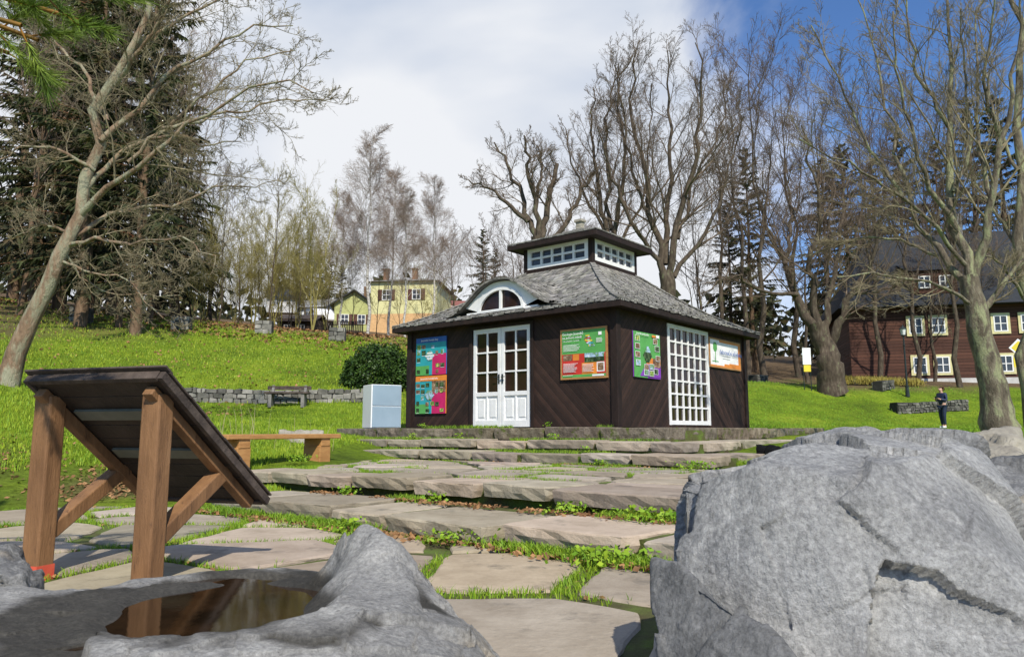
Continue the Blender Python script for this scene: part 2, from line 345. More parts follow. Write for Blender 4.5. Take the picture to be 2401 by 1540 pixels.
# =================== GRASS / LEAF helpers
def blades(P,h,w,rng,lean=.5,tufts=1,spread=.05,c1=(.75,.85,.7),c2=(1.25,1.15,1.1)):
    P=np.repeat(P,tufts,axis=0); n=len(P)
    P=P+np.c_[rng.normal(0,spread,(n,2)),np.zeros(n)]
    a=rng.uniform(0,2*np.pi,n); hh=h*rng.uniform(.5,1.3,n); ww=w*rng.uniform(.6,1.3,n)
    d=np.c_[np.cos(a),np.sin(a),0*a]*ww[:,None]/2
    la=rng.uniform(0,2*np.pi,n); l=lean*hh*rng.uniform(0,1,n)
    mid=P+np.c_[np.cos(la)*l*.35,np.sin(la)*l*.35,hh*.6]; tip=P+np.c_[np.cos(la)*l,np.sin(la)*l,hh]
    V=np.stack([P-d,P+d,mid+d*.7,mid-d*.7,tip],1).reshape(-1,3)
    b=np.arange(n)*5
    q=np.stack([b,b+1,b+2,b+3],1); t3=np.stack([b+3,b+2,b+4],1)
    c=np.array(c1)+(np.array(c2)-np.array(c1))*rng.uniform(0,1,(n,1))
    return V,[q,t3],np.repeat(c,5,axis=0)
def scraps(P,size,rng,flatness=.4,c1=(.6,.6,.6),c2=(1.3,1.2,1.1),lift=.01):
    n=len(P); u=rng.normal(0,1,(n,3)); u[:,2]*=flatness; u/=np.linalg.norm(u,axis=1)[:,None]
    v=rng.normal(0,1,(n,3)); v[:,2]*=flatness; v-=u*np.sum(u*v,1)[:,None]; v/=np.linalg.norm(v,axis=1)[:,None]
    s=size*rng.uniform(.5,1.3,(n,1)); u=u*s/2; v=v*s/3; P=P+np.array([0,0,lift])
    V=np.stack([P-u,P-v,P+u,P+v],1).reshape(-1,3); q=np.arange(n*4).reshape(n,4)
    c=np.array(c1)+(np.array(c2)-np.array(c1))*rng.uniform(0,1,(n,1))
    return V,[q],np.repeat(c,4,axis=0)
rng=np.random.default_rng(5)
def onsite(x,y,m=0):
    lx,ly=to_site(x,y)
    a=(lx>-4.1-m)&(lx<4.5+m)&(ly>-4.3-m)&(ly<3.6+m)
    a|=(lx>-2.0)&(lx<6+m)&(ly>-5.6)&(ly<3.6)
    a|=(lx>1.0-(ly+9.65)*.70)&(lx<8)&(ly>-9.7)&(ly<-5.3)
    a|=(lx>2.3)&(lx<10)&(ly>-10.8)&(ly<-9.5)
    a|=(lx>-1.2)&(ly>-19)&(ly<-10.6)
    return a
def scatter(n,b0,b1,d0,d1,p=1.0):
    b=rng.uniform(b0,b1,n); d=d0+(d1-d0)*rng.uniform(0,1,n)**p
    x=b*d; y=d
    k=~onsite(x,y)&(rng.uniform(0,1,n)>dirtmask(x,y))
    x=x[k];y=y[k]; return np.c_[x,y,G(x,y)+.05*fbm(np.c_[x,y,0*x],.5,3,3)*(np.hypot(x,y-5)>9)-.01]
parts=[blades(scatter(27000,-.72,-.13,8.2,25,1.1),.07,.014,rng,tufts=4,spread=.07,c1=(.6,.75,.6),c2=(1.35,1.15,1.1)),
       blades(scatter(14000,-.75,-.1,24,42,1.0),.10,.03,rng,tufts=4,spread=.16,c1=(.5,.62,.5),c2=(1.3,1.05,1.0)),
       blades(scatter(14000,.22,.85,11,42,1.0),.08,.022,rng,tufts=4,spread=.12,c1=(.45,.65,.5),c2=(1.,1.05,.9))]
def merge(parts):
    Vs=[];Q={};T=[];o=0
    for V,Fl,t in parts:
        Vs.append(V);T.append(t)
        for f in Fl: Q.setdefault(f.shape[1],[]).append(f+o)
        o+=len(V)
    return np.concatenate(Vs),[np.concatenate(x) for x in Q.values()],np.concatenate(T)
V,Fl,T=merge(parts); mk('lawn_grass',V,Fl,M_grass,tint=T,kind='stuff',label='short bright green spring grass on the lawns',category='grass')

# =================== PAVING
def clip(poly,nx,ny,c):
    out=[]
    for k in range(len(poly)):
        p=poly[k];q=poly[(k+1)%len(poly)]; dp=nx*p[0]+ny*p[1]-c; dq=nx*q[0]+ny*q[1]-c
        if dp<=0: out.append(p)
        if (dp<0<dq) or (dq<0<dp):
            t=dp/(dp-dq); out.append((p[0]+t*(q[0]-p[0]),p[1]+t*(q[1]-p[1])))
    return out
def halfplanes(region):
    h=[]
    for k in range(len(region)):
        p=region[k];q=region[(k+1)%len(region)]; dx,dy=q[0]-p[0],q[1]-p[1]; l=math.hypot(dx,dy)
        nx,ny=dy/l,-dx/l; h.append((nx,ny,nx*p[0]+ny*p[1]))
    return h
def voro(region,sx,sy,gap,seed,jit=.36):
    r=random.Random(seed); xs=[p[0] for p in region]; ys=[p[1] for p in region]; hp=halfplanes(region); seeds=[]
    j=0; y=min(ys)-sy*.3
    while y<max(ys)+sy*.7:
        x=min(xs)-sx+(j%2)*sx*.5
        while x<max(xs)+sx:
            seeds.append((x+r.uniform(-jit,jit)*sx,y+r.uniform(-jit,jit)*sy)); x+=sx
        y+=sy; j+=1
    polys=[]
    for a in seeds:
        poly=[(a[0]-3,a[1]-3),(a[0]+3,a[1]-3),(a[0]+3,a[1]+3),(a[0]-3,a[1]+3)]
        for b in seeds:
            if b is a: continue
            dx,dy=b[0]-a[0],b[1]-a[1]; l=math.hypot(dx,dy)
            if l>4.5: continue
            nx,ny=dx/l,dy/l; c=nx*(a[0]+b[0])/2+ny*(a[1]+b[1])/2-gap/2*r.uniform(.4,1.5)
            poly=clip(poly,nx,ny,c)
            if len(poly)<3: break
        if len(poly)>=3:
            for h in hp:
                poly=clip(poly,*h)
                if len(poly)<3: break
        if len(poly)>=3:
            ar=abs(sum(poly[k][0]*poly[(k+1)%len(poly)][1]-poly[(k+1)%len(poly)][0]*poly[k][1] for k in range(len(poly))))/2
            if ar>.06: polys.append(poly)
    return polys
def slab_into(acc,poly,top,th,r,edge=.012):
    pts=[]
    pp=[p for k,p in enumerate(poly) if math.hypot(p[0]-poly[k-1][0],p[1]-poly[k-1][1])>.03]
    if len(pp)<3: return
    cx=sum(p[0] for p in pp)/len(pp); cy=sum(p[1] for p in pp)/len(pp)
    for k in range(len(pp)):
        p=pp[k];q=pp[(k+1)%len(pp)]; l=math.hypot(q[0]-p[0],q[1]-p[1]); m=max(1,int(l/.13))
        for s in range(m):
            t=s/m
            x=p[0]+(q[0]-p[0])*t; y=p[1]+(q[1]-p[1])*t
            if s==0:
                x+=(cx-x)*.03; y+=(cy-y)*.03
            pts.append((x+r.uniform(-edge,edge),y+r.uniform(-edge,edge)))
    tx,ty=r.uniform(-.012,.012),r.uniform(-.012,.012); dz=r.uniform(-.010,.010)
    m=len(pts); vs=[]
    c=r.uniform(.74,1.2); t=(c*r.uniform(.98,1.08),c,c*r.uniform(.88,1.04))
    def z(x,y): return top+dz+tx*(x-cx)+ty*(y-cy)
    def ring(f,zz,j):
        for x,y in pts:
            d=math.hypot(cx-x,cy-y)+1e-6
            X=x+(cx-x)/d*f+r.uniform(-j,j); Y=y+(cy-y)/d*f+r.uniform(-j,j)
            w=site(X,Y); vs.append((w[0],w[1],z(x,y)-zz+r.uniform(-j,j)*.4))
    ring(.020,0,.001); ring(.006,.004,.004); ring(.0,.016,.006); ring(.004,th*.55,.014); ring(.022,th,.010)
    fs=[tuple(range(m))]
    for a in range(4):
        for k in range(m):
            fs.append((a*m+k,(a+1)*m+k,(a+1)*m+(k+1)%m,a*m+(k+1)%m))
    acc.add(vs,fs,0,t)
def ccw(p): return p if sum(p[k][0]*p[(k+1)%len(p)][1]-p[(k+1)%len(p)][0]*p[k][1] for k in range(len(p)))>0 else p[::-1]
def bed(name,poly,top,bottom,mat):
    b_=B(); vs=[(*site(*p),top) for p in poly]+[(*site(*p),bottom) for p in poly]; n=len(poly)
    b_.add(vs,[tuple(range(n))]+[(k,n+k,n+(k+1)%n,(k+1)%n) for k in range(n)])
    return b_.make(name,mat,kind='structure')
R=random.Random(11)
low=[(-1.0,-18),(14,-18),(14,-10.88),(-1.0,-10.88)]
bed('path_bed',low[:2]+[(14,-10.6),(-1.0,-10.6)],-.018,-.4,M_soil)
bA=[(2.3,-10.60),(10.5,-10.60),(10.5,-9.5),(2.1,-9.5)]; bed('lower_tread_bed',bA,.13,-.3,M_soil)
bT=[(1.1,-9.54),(8.2,-9.54),(8.2,-5.3),(-1.9,-5.3),(.45,-7.5)]; bed('terrace_bed',bT,.315,-.3,M_soil)
acc=B()
lowp=voro(low,1.24,1.0,.13,3)
for p in lowp: slab_into(acc,ccw(p),0.0,.12,R)
acc.make('flagstone_path',M_slab,kind='structure')
acc=B(); terp=voro([(.9,-8.86),(8.1,-8.86),(8.1,-5.66),(-1.7,-5.66),(.3,-7.6)],1.1,.80,.12,5)
for p in terp: slab_into(acc,ccw(p),.345,.10,R)
acc.make('flagstone_terrace',M_slab,kind='structure')
def stepname(lbl): return dict(label=lbl,category='stone steps')
def row(x0,x1,y0,y1,top,th,lmin,lmax,acc,gap=.035,vertical=False,jt=.06):
    x=x0
    while x<x1-.2:
        l=min(R.uniform(lmin,lmax),x1-x)
        if x1-(x+l)<.4: l=x1-x
        a0=R.uniform(-jt,jt);a1=R.uniform(-.04,.04); s=R.uniform(-.07,.07)
        p=[(x+gap/2,y0+a0),(x+l-gap/2,y0+a0+R.uniform(-.06,.06)),(x+l-gap/2+s,y1+a1),(x+gap/2,y1+a1)]
        if vertical: p=[(-q[1],q[0]) for q in p]
        slab_into(acc,ccw(p),top+R.uniform(-.015,.015),th,R,.011); x+=l
acc=B(); row(2.35,10.4,-10.76,-9.84,.155,.125,.7,1.5,acc,.08,jt=.09); acc.make('stone_step',M_slab,**stepname('lowest broad step of rough grey sandstone slabs'))
acc=B(); row(1.0,8.2,-9.72,-8.94,.345,.13,.7,1.5,acc,.06,jt=.08); acc.make('stone_step',M_slab,**stepname('second wide step of thick rough stone slabs'))
acc=B(); row(-1.8,5.9,-5.6,-4.8,.50,.14,.8,1.5,acc,.05); row(-4.6,3.5,-5.9,-5.05,.50,.14,.9,1.7,acc,vertical=True); acc.make('stone_step',M_slab,**stepname('upper stone step wrapping around the pavilion platform'))
acc=B(); row(-2.7,5.1,-4.88,-4.2,.68,.14,.8,1.5,acc,.05); row(-4.05,3.5,-5.1,-4.3,.68,.14,.9,1.7,acc,vertical=True); acc.make('stone_step',M_slab,**stepname('top stone step with weeds below the pavilion platform'))
bed('platform_bed',[(-3.95,-4.15),(4.4,-4.15),(4.4,3.6),(-3.95,3.6)],.86,0,M_soil)
acc=B(); row(-4.0,4.45,-4.25,-3.35,.90,.2,.9,1.8,acc); row(-3.3,3.6,-4.45,-3.6,.90,.2,.9,1.8,acc,vertical=True); row(-4.0,3.6,-3.33,-2.8,.895,.2,.8,1.4,acc)
row(-3.3,3.6,-3.58,-2.8,.895,.1,.8,1.4,acc,vertical=True)
acc.make('stone_platform',M_mossst,label='mossy stone platform the dark pavilion stands on',category='stone platform')
bed('step_bed',[(-1.7,-5.5),(5.8,-5.5),(5.8,3.6),(-1.7,3.6)],.46,0,M_soil)
bed('step_bed',[(-2.6,-4.8),(5.0,-4.8),(5.0,3.6),(-2.6,3.6)],.64,0,M_soil)
def inside(poly,x,y):
    r=np.ones_like(x,bool); poly=ccw(poly)
    for k in range(len(poly)):
        p=poly[k];q=poly[(k+1)%len(poly)]; l=math.hypot(q[0]-p[0],q[1]-p[1])+1e-6
        r&=((q[0]-p[0])*(y-p[1])-(q[1]-p[1])*(x-p[0]))/l>.010
    return r
def joints(n,x0,x1,y0,y1,polys,z,thr):
    x=rng.uniform(x0,x1,n); y=rng.uniform(y0,y1,n); k=np.ones(n,bool)
    for p in polys: k&=~inside(p,x,y)
    nz=fbm(np.c_[x,y,0*x],.8,41,3); k&=nz+rng.uniform(-.3,.3,n)>thr
    x=x[k];y=y[k]; w=site(x,y); return np.c_[w[0],w[1],np.full(len(x),z)]
gp=[]
jl=joints(110000,-1,14,-16.5,-10.7,lowp,-.025,-.4); gp.append(blades(jl,.05,.007,rng,tufts=3,spread=.012,lean=.9,c1=(.5,.7,.5),c2=(1.15,1.08,1)))
jt=joints(30000,-1,8,-8.9,-5.65,terp,.31,-.05); gp.append(blades(jt,.05,.008,rng,tufts=3,spread=.013,lean=.8,c1=(.5,.7,.5),c2=(1.1,1.05,1)))
def strip(n,x0,x1,y,z,w=.05,thr=0.,vert=False):
    x=rng.uniform(x0,x1,n); yy=y-np.abs(rng.normal(0,w,n)); nz=fbm(np.c_[x,0*x+y*3,0*x],1.1,77,3); k=nz+rng.uniform(-.15,.15,n)>thr
    x=x[k];yy=yy[k]
    a,b_=(x,yy) if not vert else (-yy,x)
    w_=site(a,b_); return np.c_[w_[0],w_[1],np.full(len(x),z)]
for args in ((3000,2.3,10,-10.8,0,.08,.0),(3000,1.,8,-9.74,.13,.08,.0),(900,-1.8,5.9,-5.66,.31,.05,.1),(800,-2.6,5,-4.92,.47,.05,.1),(900,-4,4.4,-4.3,.66,.05,.0),(600,-2.8,2.8,-3.12,.9,.05,-.05)):
    gp.append(blades(strip(*args),.07,.011,rng,tufts=4,spread=.02,lean=1.,c1=(.45,.65,.5),c2=(1.,1.,1)))
gp.append(blades(strip(800,-5,3.5,-5.95,.35,.06,.0,True),.1,.014,rng,tufts=4,spread=.02,lean=.9))
V,Fl,T=merge(gp); mk('joint_grass',V,Fl,M_grass,tint=T,kind='stuff',label='grass and weeds growing in the paving joints',category='grass')
wp=[]
for lx,ly,z,r_,n_ in ((6.2,-10.9,0,.3,200),(7.6,-10.9,0,.35,240),(5,-10.95,0,.2,100),(7.3,-9.85,.15,.35,300),(6.5,-9.85,.15,.25,160),(4.2,-5.75,.33,.15,80),(5.7,-5.8,.34,.3,220),(4.9,-9.85,.15,.15,70),(.2,-4.5,.70,.15,60),(3.6,-9.85,.15,.15,80),(8.5,-10.95,0,.4,300),(.9,-8.6,.4,.25,160),(-1.2,-4.45,.7,.12,60),(2.4,-4.45,.7,.15,80),(3.4,-4.95,.5,.15,80),(-2.2,-3.2,.92,.1,40),(1.3,-3.15,.92,.12,50)):
    w=site(lx,ly); q=np.c_[rng.normal(0,r_*.5,n_)*AX[0]+w[0],rng.normal(0,r_*.5,n_)*AX[1]+w[1]+rng.normal(0,.04,n_),z+rng.uniform(.0,.10,n_)]
    wp.append(scraps(q,.042,rng,.6,(.5,.7,.5),(1.1,1.1,1)))
V,Fl,T=merge(wp); mk('weed_leaves',V,Fl,M_grass,tint=T,kind='stuff',label='low green broadleaf weeds at the step risers',category='weeds')
lp=[]
def world_sc(n,cx,cy,rx,ry,z=None):
    x=rng.normal(cx,rx,n); y=rng.normal(cy,ry,n)
    zz=G(x,y) if z is None else np.full(n,z); return np.c_[x,y,zz]
lp.append(scraps(world_sc(700,-5.0,9.9,.5,.5),.07,rng,.35,lift=.02)); lp.append(scraps(world_sc(500,-7.3,10.2,.9,.6),.07,rng,.35,lift=.02))
lp.append(scraps(strip(1300,2.4,10,-10.84,.01,.10,-.5),.055,rng,.4)); lp.append(scraps(strip(1300,1,8,-9.80,.16,.09,-.5),.055,rng,.4))
lp.append(scraps(strip(300,-1,5,-5.66,.34,.06,-.3),.05,rng,.4))
lp.append(scraps(joints(12000,1,12,-14,-10.7,lowp,-.01,-.6)[::8],.045,rng,.4))
x=rng.uniform(-30,-4,5000); y=rng.uniform(35,46,5000); lp.append(scraps(np.c_[x,y,G(x,y)],.22,rng,.4,lift=.03))
x=rng.uniform(-26,-7,2000); y=rng.uniform(17,36,2000); lp.append(scraps(np.c_[x,y,G(x,y)],.12,rng,.4,lift=.05))
V,Fl,T=merge(lp); mk('fallen_leaves',V,Fl,M_leaf,tint=T,kind='stuff',label='dry brown fallen leaves scattered on ground and steps',category='fallen leaves')

# =================== PAVILION
ZF=.92
pav=empty('wooden_pavilion',(CX,CY,ZF),TH,label='dark brown wooden pavilion with shingle roof, lantern and arched dormer',category='pavilion')
HX,HY,HZ=2.85,3.05,2.30
DH=2.12
b_=B(); t=.1
def fw(x0,x1,z0,z1): b_.box(((x0+x1)/2,-HY+t/2,(z0+z1)/2),(x1-x0,t,z1-z0),0)
fw(-HX,-.80,0,HZ); fw(.80,HX,0,HZ); fw(-.80,.80,DH+.02,HZ)
b_.box((0,HY-t/2,HZ/2),(2*HX,t,HZ),0)
def sw(y0,y1,z0,z1): b_.box((HX-t/2,(y0+y1)/2,(z0+z1)/2),(t,y1-y0,z1-z0),1)
sw(-HY+t,-1.02,0,HZ); sw(.94,HY-t,0,HZ); sw(-1.02,.94,2.18,HZ); sw(-1.02,.94,0,.05)
b_.box((-HX+t/2,0,HZ/2),(t,2*HY-2*t,HZ),1)
b_.make('wall',[M_clad_f,M_clad_s],parent=pav)
for sx in (-1,1):
    for sy in (-1,1): b_=B(); b_.box((sx*(HX-.03),sy*(HY-.03),HZ/2-.002),(.15,.15,HZ-.01)); b_.make('corner_post',M_dark,bevel=.008,parent=pav)
b_=B()
for x in (-.85,.85): b_.box((x,-HY-.012,DH/2),(.08,.06,DH))
b_.box((0,-HY-.012,DH+.035),(1.78,.06,.07)); b_.make('door_frame',M_dark,bevel=.006,parent=pav)
b_=B(); b_.box((0,0,.01),(2*HX-.22,2*HY-.22,.02)); b_.make('floor',M_weath,parent=pav)
def door(x0,x1,hs):
    y=-HY+.02; b_=B(); w=x1-x0; H=DH; st=.085
    b_.box((x0+st/2,y,H/2+.01),(st,.06,H)); b_.box((x1-st/2,y,H/2+.01),(st,.06,H))
    for z0,h in ((.01,.14),(.66,.09),(H-.10,.11)): b_.box(((x0+x1)/2,y,z0+h/2),(w-2*st,.056,h))
    for z in (1.17,1.60): b_.box(((x0+x1)/2,y,z),(w-2*st,.04,.035))
    b_.box(((x0+x1)/2,y,1.385),(.035,.044,1.27))
    b_.box(((x0+x1)/2,y+.012,.405),(w-2*st,.02,.51)); b_.box(((x0+x1)/2,y-.003,.405),(.04,.034,.51))
    for dx in (-1,1): b_.box(((x0+x1)/2+dx*(w/4-.03),y-.002,.405),(w/4-.03,.02,.38))
    d=b_.make('door',M_white,bevel=.006,parent=pav)
    b_=B(); b_.box(((x0+x1)/2,y+.012,1.385),(w-2*st,.006,1.27)); b_.make('glass_pane',M_glass,parent=d)
    b_=B(); hx=x0+st/2 if hs<0 else x1-st/2
    b_.box((hx,y-.036,1.02),(.035,.012,.2)); b_.cyl((hx,y-.04,1.06),(hx,y-.08,1.06),.01,.01,8); b_.beam((hx,y-.08,1.06),(hx+hs*-.1,y-.08,1.06),.016,.016)
    b_.make('handle',M_metal,parent=d)
door(-.79,-.005,1); door(.005,.79,-1)
b_=B(); x=HX-.02; y0,y1=-1.02,.94; z0,z1=.05,2.18
for y in (y0+.045,y1-.045): b_.box((x,y,(z0+z1)/2),(.08,.09,z1-z0))
for z in (z0+.05,z1-.045): b_.box((x,(y0+y1)/2,z),(.078,y1-y0-.18,.09))
for k in range(1,6): b_.box((x,y0+.09+(y1-y0-.18)*k/6,(z0+z1)/2),(.05,.04,z1-z0-.18))
for k in range(1,7): b_.box((x,(y0+y1)/2,z0+.1+(z1-z0-.19)*k/7),(.046,y1-y0-.18,.04))
w_=b_.make('lattice_window',M_white,bevel=.004,parent=pav)
b_=B(); b_.box((x-.012,(y0+y1)/2,(z0+z1)/2),(.006,y1-y0-.1,z1-z0-.1)); b_.make('glass_pane',M_glass,parent=w_)
# roof
EX,EY=3.15,3.35; ZE=2.34; RISE=1.40; LH=1.0
def prof(s): return ZE+RISE*(.60*s+.40*s*s)
WX,WY=EX-LH,EY-LH
w0=.30
def zm_front(w): return prof(w/WY)
def hfun(u): return zm_front(w0)+.70*np.exp(-(np.abs(u)/.95)**2.6)
def zeb(u,w): return hfun(u)+.08*(w-w0)
def roofpt(face,u,s,lift=0.):
    if face==0: return (u,-EY+WY*s,prof(s)+lift)
    if face==1: return (EX-WX*s,u,prof(s)+lift)
    if face==2: return (-u,EY-WY*s,prof(s)+lift)
    return (-EX+WX*s,-u,prof(s)+lift)
def half(face,s): return (EX-WX*s) if face in (0,2) else (EY-WY*s)
rf=B(); RR=random.Random(4)
NS=14
for f in range(4):
    for k in range(NS):
        s0,s1=k/NS,(k+1)/NS
        rf.add([roofpt(f,-half(f,s0),s0,-.02),roofpt(f,half(f,s0),s0,-.02),roofpt(f,half(f,s1),s1,-.02),roofpt(f,-half(f,s1),s1,-.02)],[(0,1,2,3)],0,(.6,.6,.6))
rows=19
for f in range(4):
    for k in range(rows):
        s0=k/rows; s1=min(1.,(k+1.5)/rows)
        u=-half(f,s0)
        while u<half(f,s0)-.02:
            wd=RR.uniform(.09,.17); u1=min(u+wd,half(f,s0)); uc=(u+u1)/2
            if f==0 and s0*WY>w0-.02 and zeb(uc,s0*WY)>zm_front(s0*WY)+.01 and abs(uc)<1.8: u=u1; continue
            sj=s0+RR.uniform(-.009,.007); li=.02+RR.uniform(0,.022); g=.004
            h1=half(f,s1)
            a=roofpt(f,u+g,sj,li); b2=roofpt(f,u1-g,sj,li+RR.uniform(-.006,.006))
            c=roofpt(f,max(-h1,min(h1,u1-g)),s1,.0); d=roofpt(f,max(-h1,min(h1,u+g)),s1,.0)
            c0=RR.uniform(.6,1.35); tt=(c0,c0*RR.uniform(.97,1.02),c0*RR.uniform(.93,1.04))
            if f==0 and s1*WY>w0 and abs(uc)<.98 and sj*WY<w0: 
                s1b=w0/WY; c=roofpt(f,u1-g,s1b,.006); d=roofpt(f,u+g,s1b,.006)
            rf.add([a,b2,c,d,(a[0],a[1],a[2]-.03),(b2[0],b2[1],b2[2]-.03)],[(0,1,2,3),(4,5,1,0)],0,tt)
            u=u1
us=np.linspace(-1.9,1.9,60)
ws=np.linspace(w0-.12,WY,40)
vs=[];idx={}
for a,u in enumerate(us):
    for c,w in enumerate(ws):
        z=float(zeb(u,w)); zm=float(zm_front(w)); idx[a,c]=len(vs); vs.append((u,-EY+w,max(z,zm-.03)-.015))
fs=[]
for a in range(len(us)-1):
    for c in range(len(ws)-1):
        if any(zeb(us[i_],ws[j_])>zm_front(ws[j_])-.005 for i_ in (a,a+1) for j_ in (c,c+1)): fs.append((idx[a,c],idx[a+1,c],idx[a+1,c+1],idx[a,c+1]))
rf.add(vs,fs,0,(.55,.55,.55))
w=w0-.14; first=True
while w<WY-.1:
    u=-1.7
    while u<1.7:
        hp=(float(hfun(u+.01))-float(hfun(u)))/.01; du=RR.uniform(.09,.16)/math.sqrt(1+hp*hp); u1=u+du
        wj=w+RR.uniform(-.012,.012); we=w+.22
        if min(zeb(u,w+.03)-zm_front(w+.03),zeb(u1,w+.03)-zm_front(w+.03))>-.01 and (w>w0 or abs(u)<1.25):
            nx=-hp/math.sqrt(1+hp*hp); nz=1/math.sqrt(1+hp*hp); li=.03+RR.uniform(0,.015)
            def q(uu,ww,l): return (uu+nx*l,-EY+ww,max(float(zeb(uu,ww)),float(zm_front(ww)) if ww>w0 else 0)+nz*l)
            a=q(u+.003,wj,li);b2=q(u1-.003,wj,li);c=q(u1-.003,we,.004);d=q(u+.003,we,.004); th=.045 if first else .028
            c0=RR.uniform(.6,1.35); tt=(c0,c0*.99,c0*RR.uniform(.93,1.02))
            rf.add([a,b2,c,d,(a[0]-nx*th,a[1],a[2]-nz*th),(b2[0]-nx*th,b2[1],b2[2]-nz*th)],[(0,1,2,3),(4,5,1,0)],0,tt)
        u=u1
    w+=.135; first=False
for sx in (-1,1): rf.box((sx*(EX-.02),0,ZE-.065),(.035,2*EY-.08,.10),1)
for sy in (-1,1): rf.box((0,sy*(EY-.02),ZE-.065),(2*EX,.035,.10),1)
rf.box((0,0,ZE-.08),(2*EX-.08,2*EY-.08,.03),1)
for (sx,sy) in ((1,-1),(-1,-1),(1,1),(-1,1)):
    for k in range(18):
        s0=k/18; s1=(k+1.3)/18
        p=Vector((sx*(EX-WX*s0),sy*(EY-WY*s0),prof(s0)+.045)); q_=Vector((sx*(EX-WX*s1),sy*(EY-WY*s1),prof(min(s1,1))+.025))
        c0=RR.uniform(.7,1.2); rf.beam(p,q_,.12,.02,0,t=(c0,c0,c0))
roof=rf.make('roof',[M_shingle,M_dark],parent=pav)
# dormer window
b_=B(); yy=-EY+w0-.01; nU=30
ao,zb=1.02,zm_front(w0)-.02; ai,bi=.62,.46; zc=zm_front(w0)+.05
out=[];inn=[]
for k in range(nU+1):
    a=math.pi*k/nU; u=-math.cos(a)*ao; out.append((u,max(zb+.0,float(hfun(u))-.035)))
    inn.append((-math.cos(a)*ai,zc+math.sin(a)*bi))
vs=[];fs=[]
for dy in (0,.04):
    for o_,i_ in zip(out,inn): vs+=[(o_[0],yy+dy,o_[1]),(i_[0],yy+dy,i_[1])]
m=2*(nU+1)
for k in range(nU): fs+=[(2*k,2*k+1,2*k+3,2*k+2),(2*k+1,m+2*k+1,m+2*k+3,2*k+3)]
b_.add(vs,fs)
b_.box((0,yy+.02,(zb+zc)/2-.01),(2*ao-.05,.045,zc-zb+.03))
for k in range(nU):
    a0=math.pi*k/nU;a1=math.pi*(k+1)/nU
    p=(-math.cos(a0)*(ai-.01),yy-.012,zc+math.sin(a0)*(bi-.01)); q_=(-math.cos(a1)*(ai-.01),yy-.012,zc+math.sin(a1)*(bi-.01)); b_.beam(p,q_,.06,.05,up=(0,1,0))
b_.box((0,yy-.005,zc+bi/2),(.055,.05,bi)); b_.box((0,yy-.02,zc-.01),(2*ai+.06,.05,.05))
dw=b_.make('dormer_window',M_white,parent=pav)
b_=B(); vs=[(-math.cos(math.pi*k/nU)*ai,yy+.03,zc+math.sin(math.pi*k/nU)*bi) for k in range(nU+1)]; b_.add(vs,[tuple(range(nU+1))]); b_.make('glass_pane',M_glass,parent=dw)
# lantern
LZ=prof(1.0)-.05; LT=LZ+.70
lan=B()
for sx in (-1,1):
    for sy in (-1,1): lan.box((sx*.95,sy*.95,(LZ+LT)/2),(.12,.12,LT-LZ))
for sy in (-1,1):
    lan.box((0,sy*.97,LZ+.07),(1.78,.07,.14)); lan.box((0,sy*.97,LT-.02),(1.78,.07,.04))
    lan.box((sy*.97,0,LZ+.07),(.07,1.78,.14)); lan.box((sy*.97,0,LT-.02),(.07,1.78,.04))
ln=lan.make('lantern',M_dark,bevel=.008,parent=pav)
for f in range(4):
    b_=B(); R4=Matrix.Rotation(f*math.pi/2,3,'Z'); za,zb2=LZ+.14,LT-.04; hh=zb2-za
    def pb(c,s): b_.box(R4@Vector(c),s,rot=R4)
    for x in (-.84,.84): pb((x,-.968,(za+zb2)/2),(.10,.075,hh))
    for z in (za+.045,zb2-.05): pb((0,-.968,z),(1.58,.07,.09))
    for k in range(1,5): pb((-.79+1.58*k/5,-.968,(za+zb2)/2),(.055,.06,hh-.16))
    pb((0,-.968,(za+zb2)/2),(1.58,.056,.045))
    wdo=b_.make('window',M_white,parent=ln)
    b_=B(); pb((0,-.945,(za+zb2)/2),(1.64,.006,hh)); b_.make('glass_pane',M_glassb,parent=wdo)
lr=B(); e2=1.30; zE2=LT+.05; pk=zE2+.50
def lp_(f,u,s,l=0):
    e=e2*(1-s); z=zE2+(pk-zE2)*(.75*s+.25*s*s)+l
    return [(u,-e,z),(e,u,z),(-u,e,z),(-e,-u,z)][f]
for f in range(4):
    for k in range(9):
        s0=k/9;s1=min(1,(k+1.4)/9); h0=e2*(1-s0);h1=e2*(1-s1)
        lr.add([lp_(f,-h0,s0,-.01),lp_(f,h0,s0,-.01),lp_(f,h1,s1,-.01),lp_(f,-h1,s1,-.01)],[(0,1,2,3)],0,(.6,.6,.6))
        u=-h0
        while u<h0-.02:
            u1=min(h0,u+RR.uniform(.09,.16)); a=lp_(f,u+.003,s0,.03+RR.uniform(0,.012)); b2=lp_(f,u1-.003,s0,.035); cl=lambda v_:max(-h1,min(h1,v_))
            c0=RR.uniform(.6,1.25)
            lr.add([a,b2,lp_(f,cl(u1),s1,.004),lp_(f,cl(u),s1,.004),(a[0],a[1],a[2]-.03),(b2[0],b2[1],b2[2]-.03)],[(0,1,2,3),(4,5,1,0)],0,(c0,c0,c0*.98)); u=u1
for sy in (-1,1):
    lr.box((0,sy*(e2-.02),zE2-.065),(2*e2,.035,.11),1); lr.box((sy*(e2-.02),0,zE2-.065),(.035,2*e2-.08,.11),1)
lr.box((0,0,zE2-.09),(2*e2-.08,2*e2-.08,.03),1)
lrf=lr.make('lantern_roof',[M_shingle,M_dark],parent=ln)
b_=B(); b_.box((0,0,pk+.06),(.16,.16,.2),jit=.01); b_.box((0,0,pk+.19),(.22,.22,.07),jit=.01); b_.make('finial',M_rock2,bevel=.01,parent=ln)
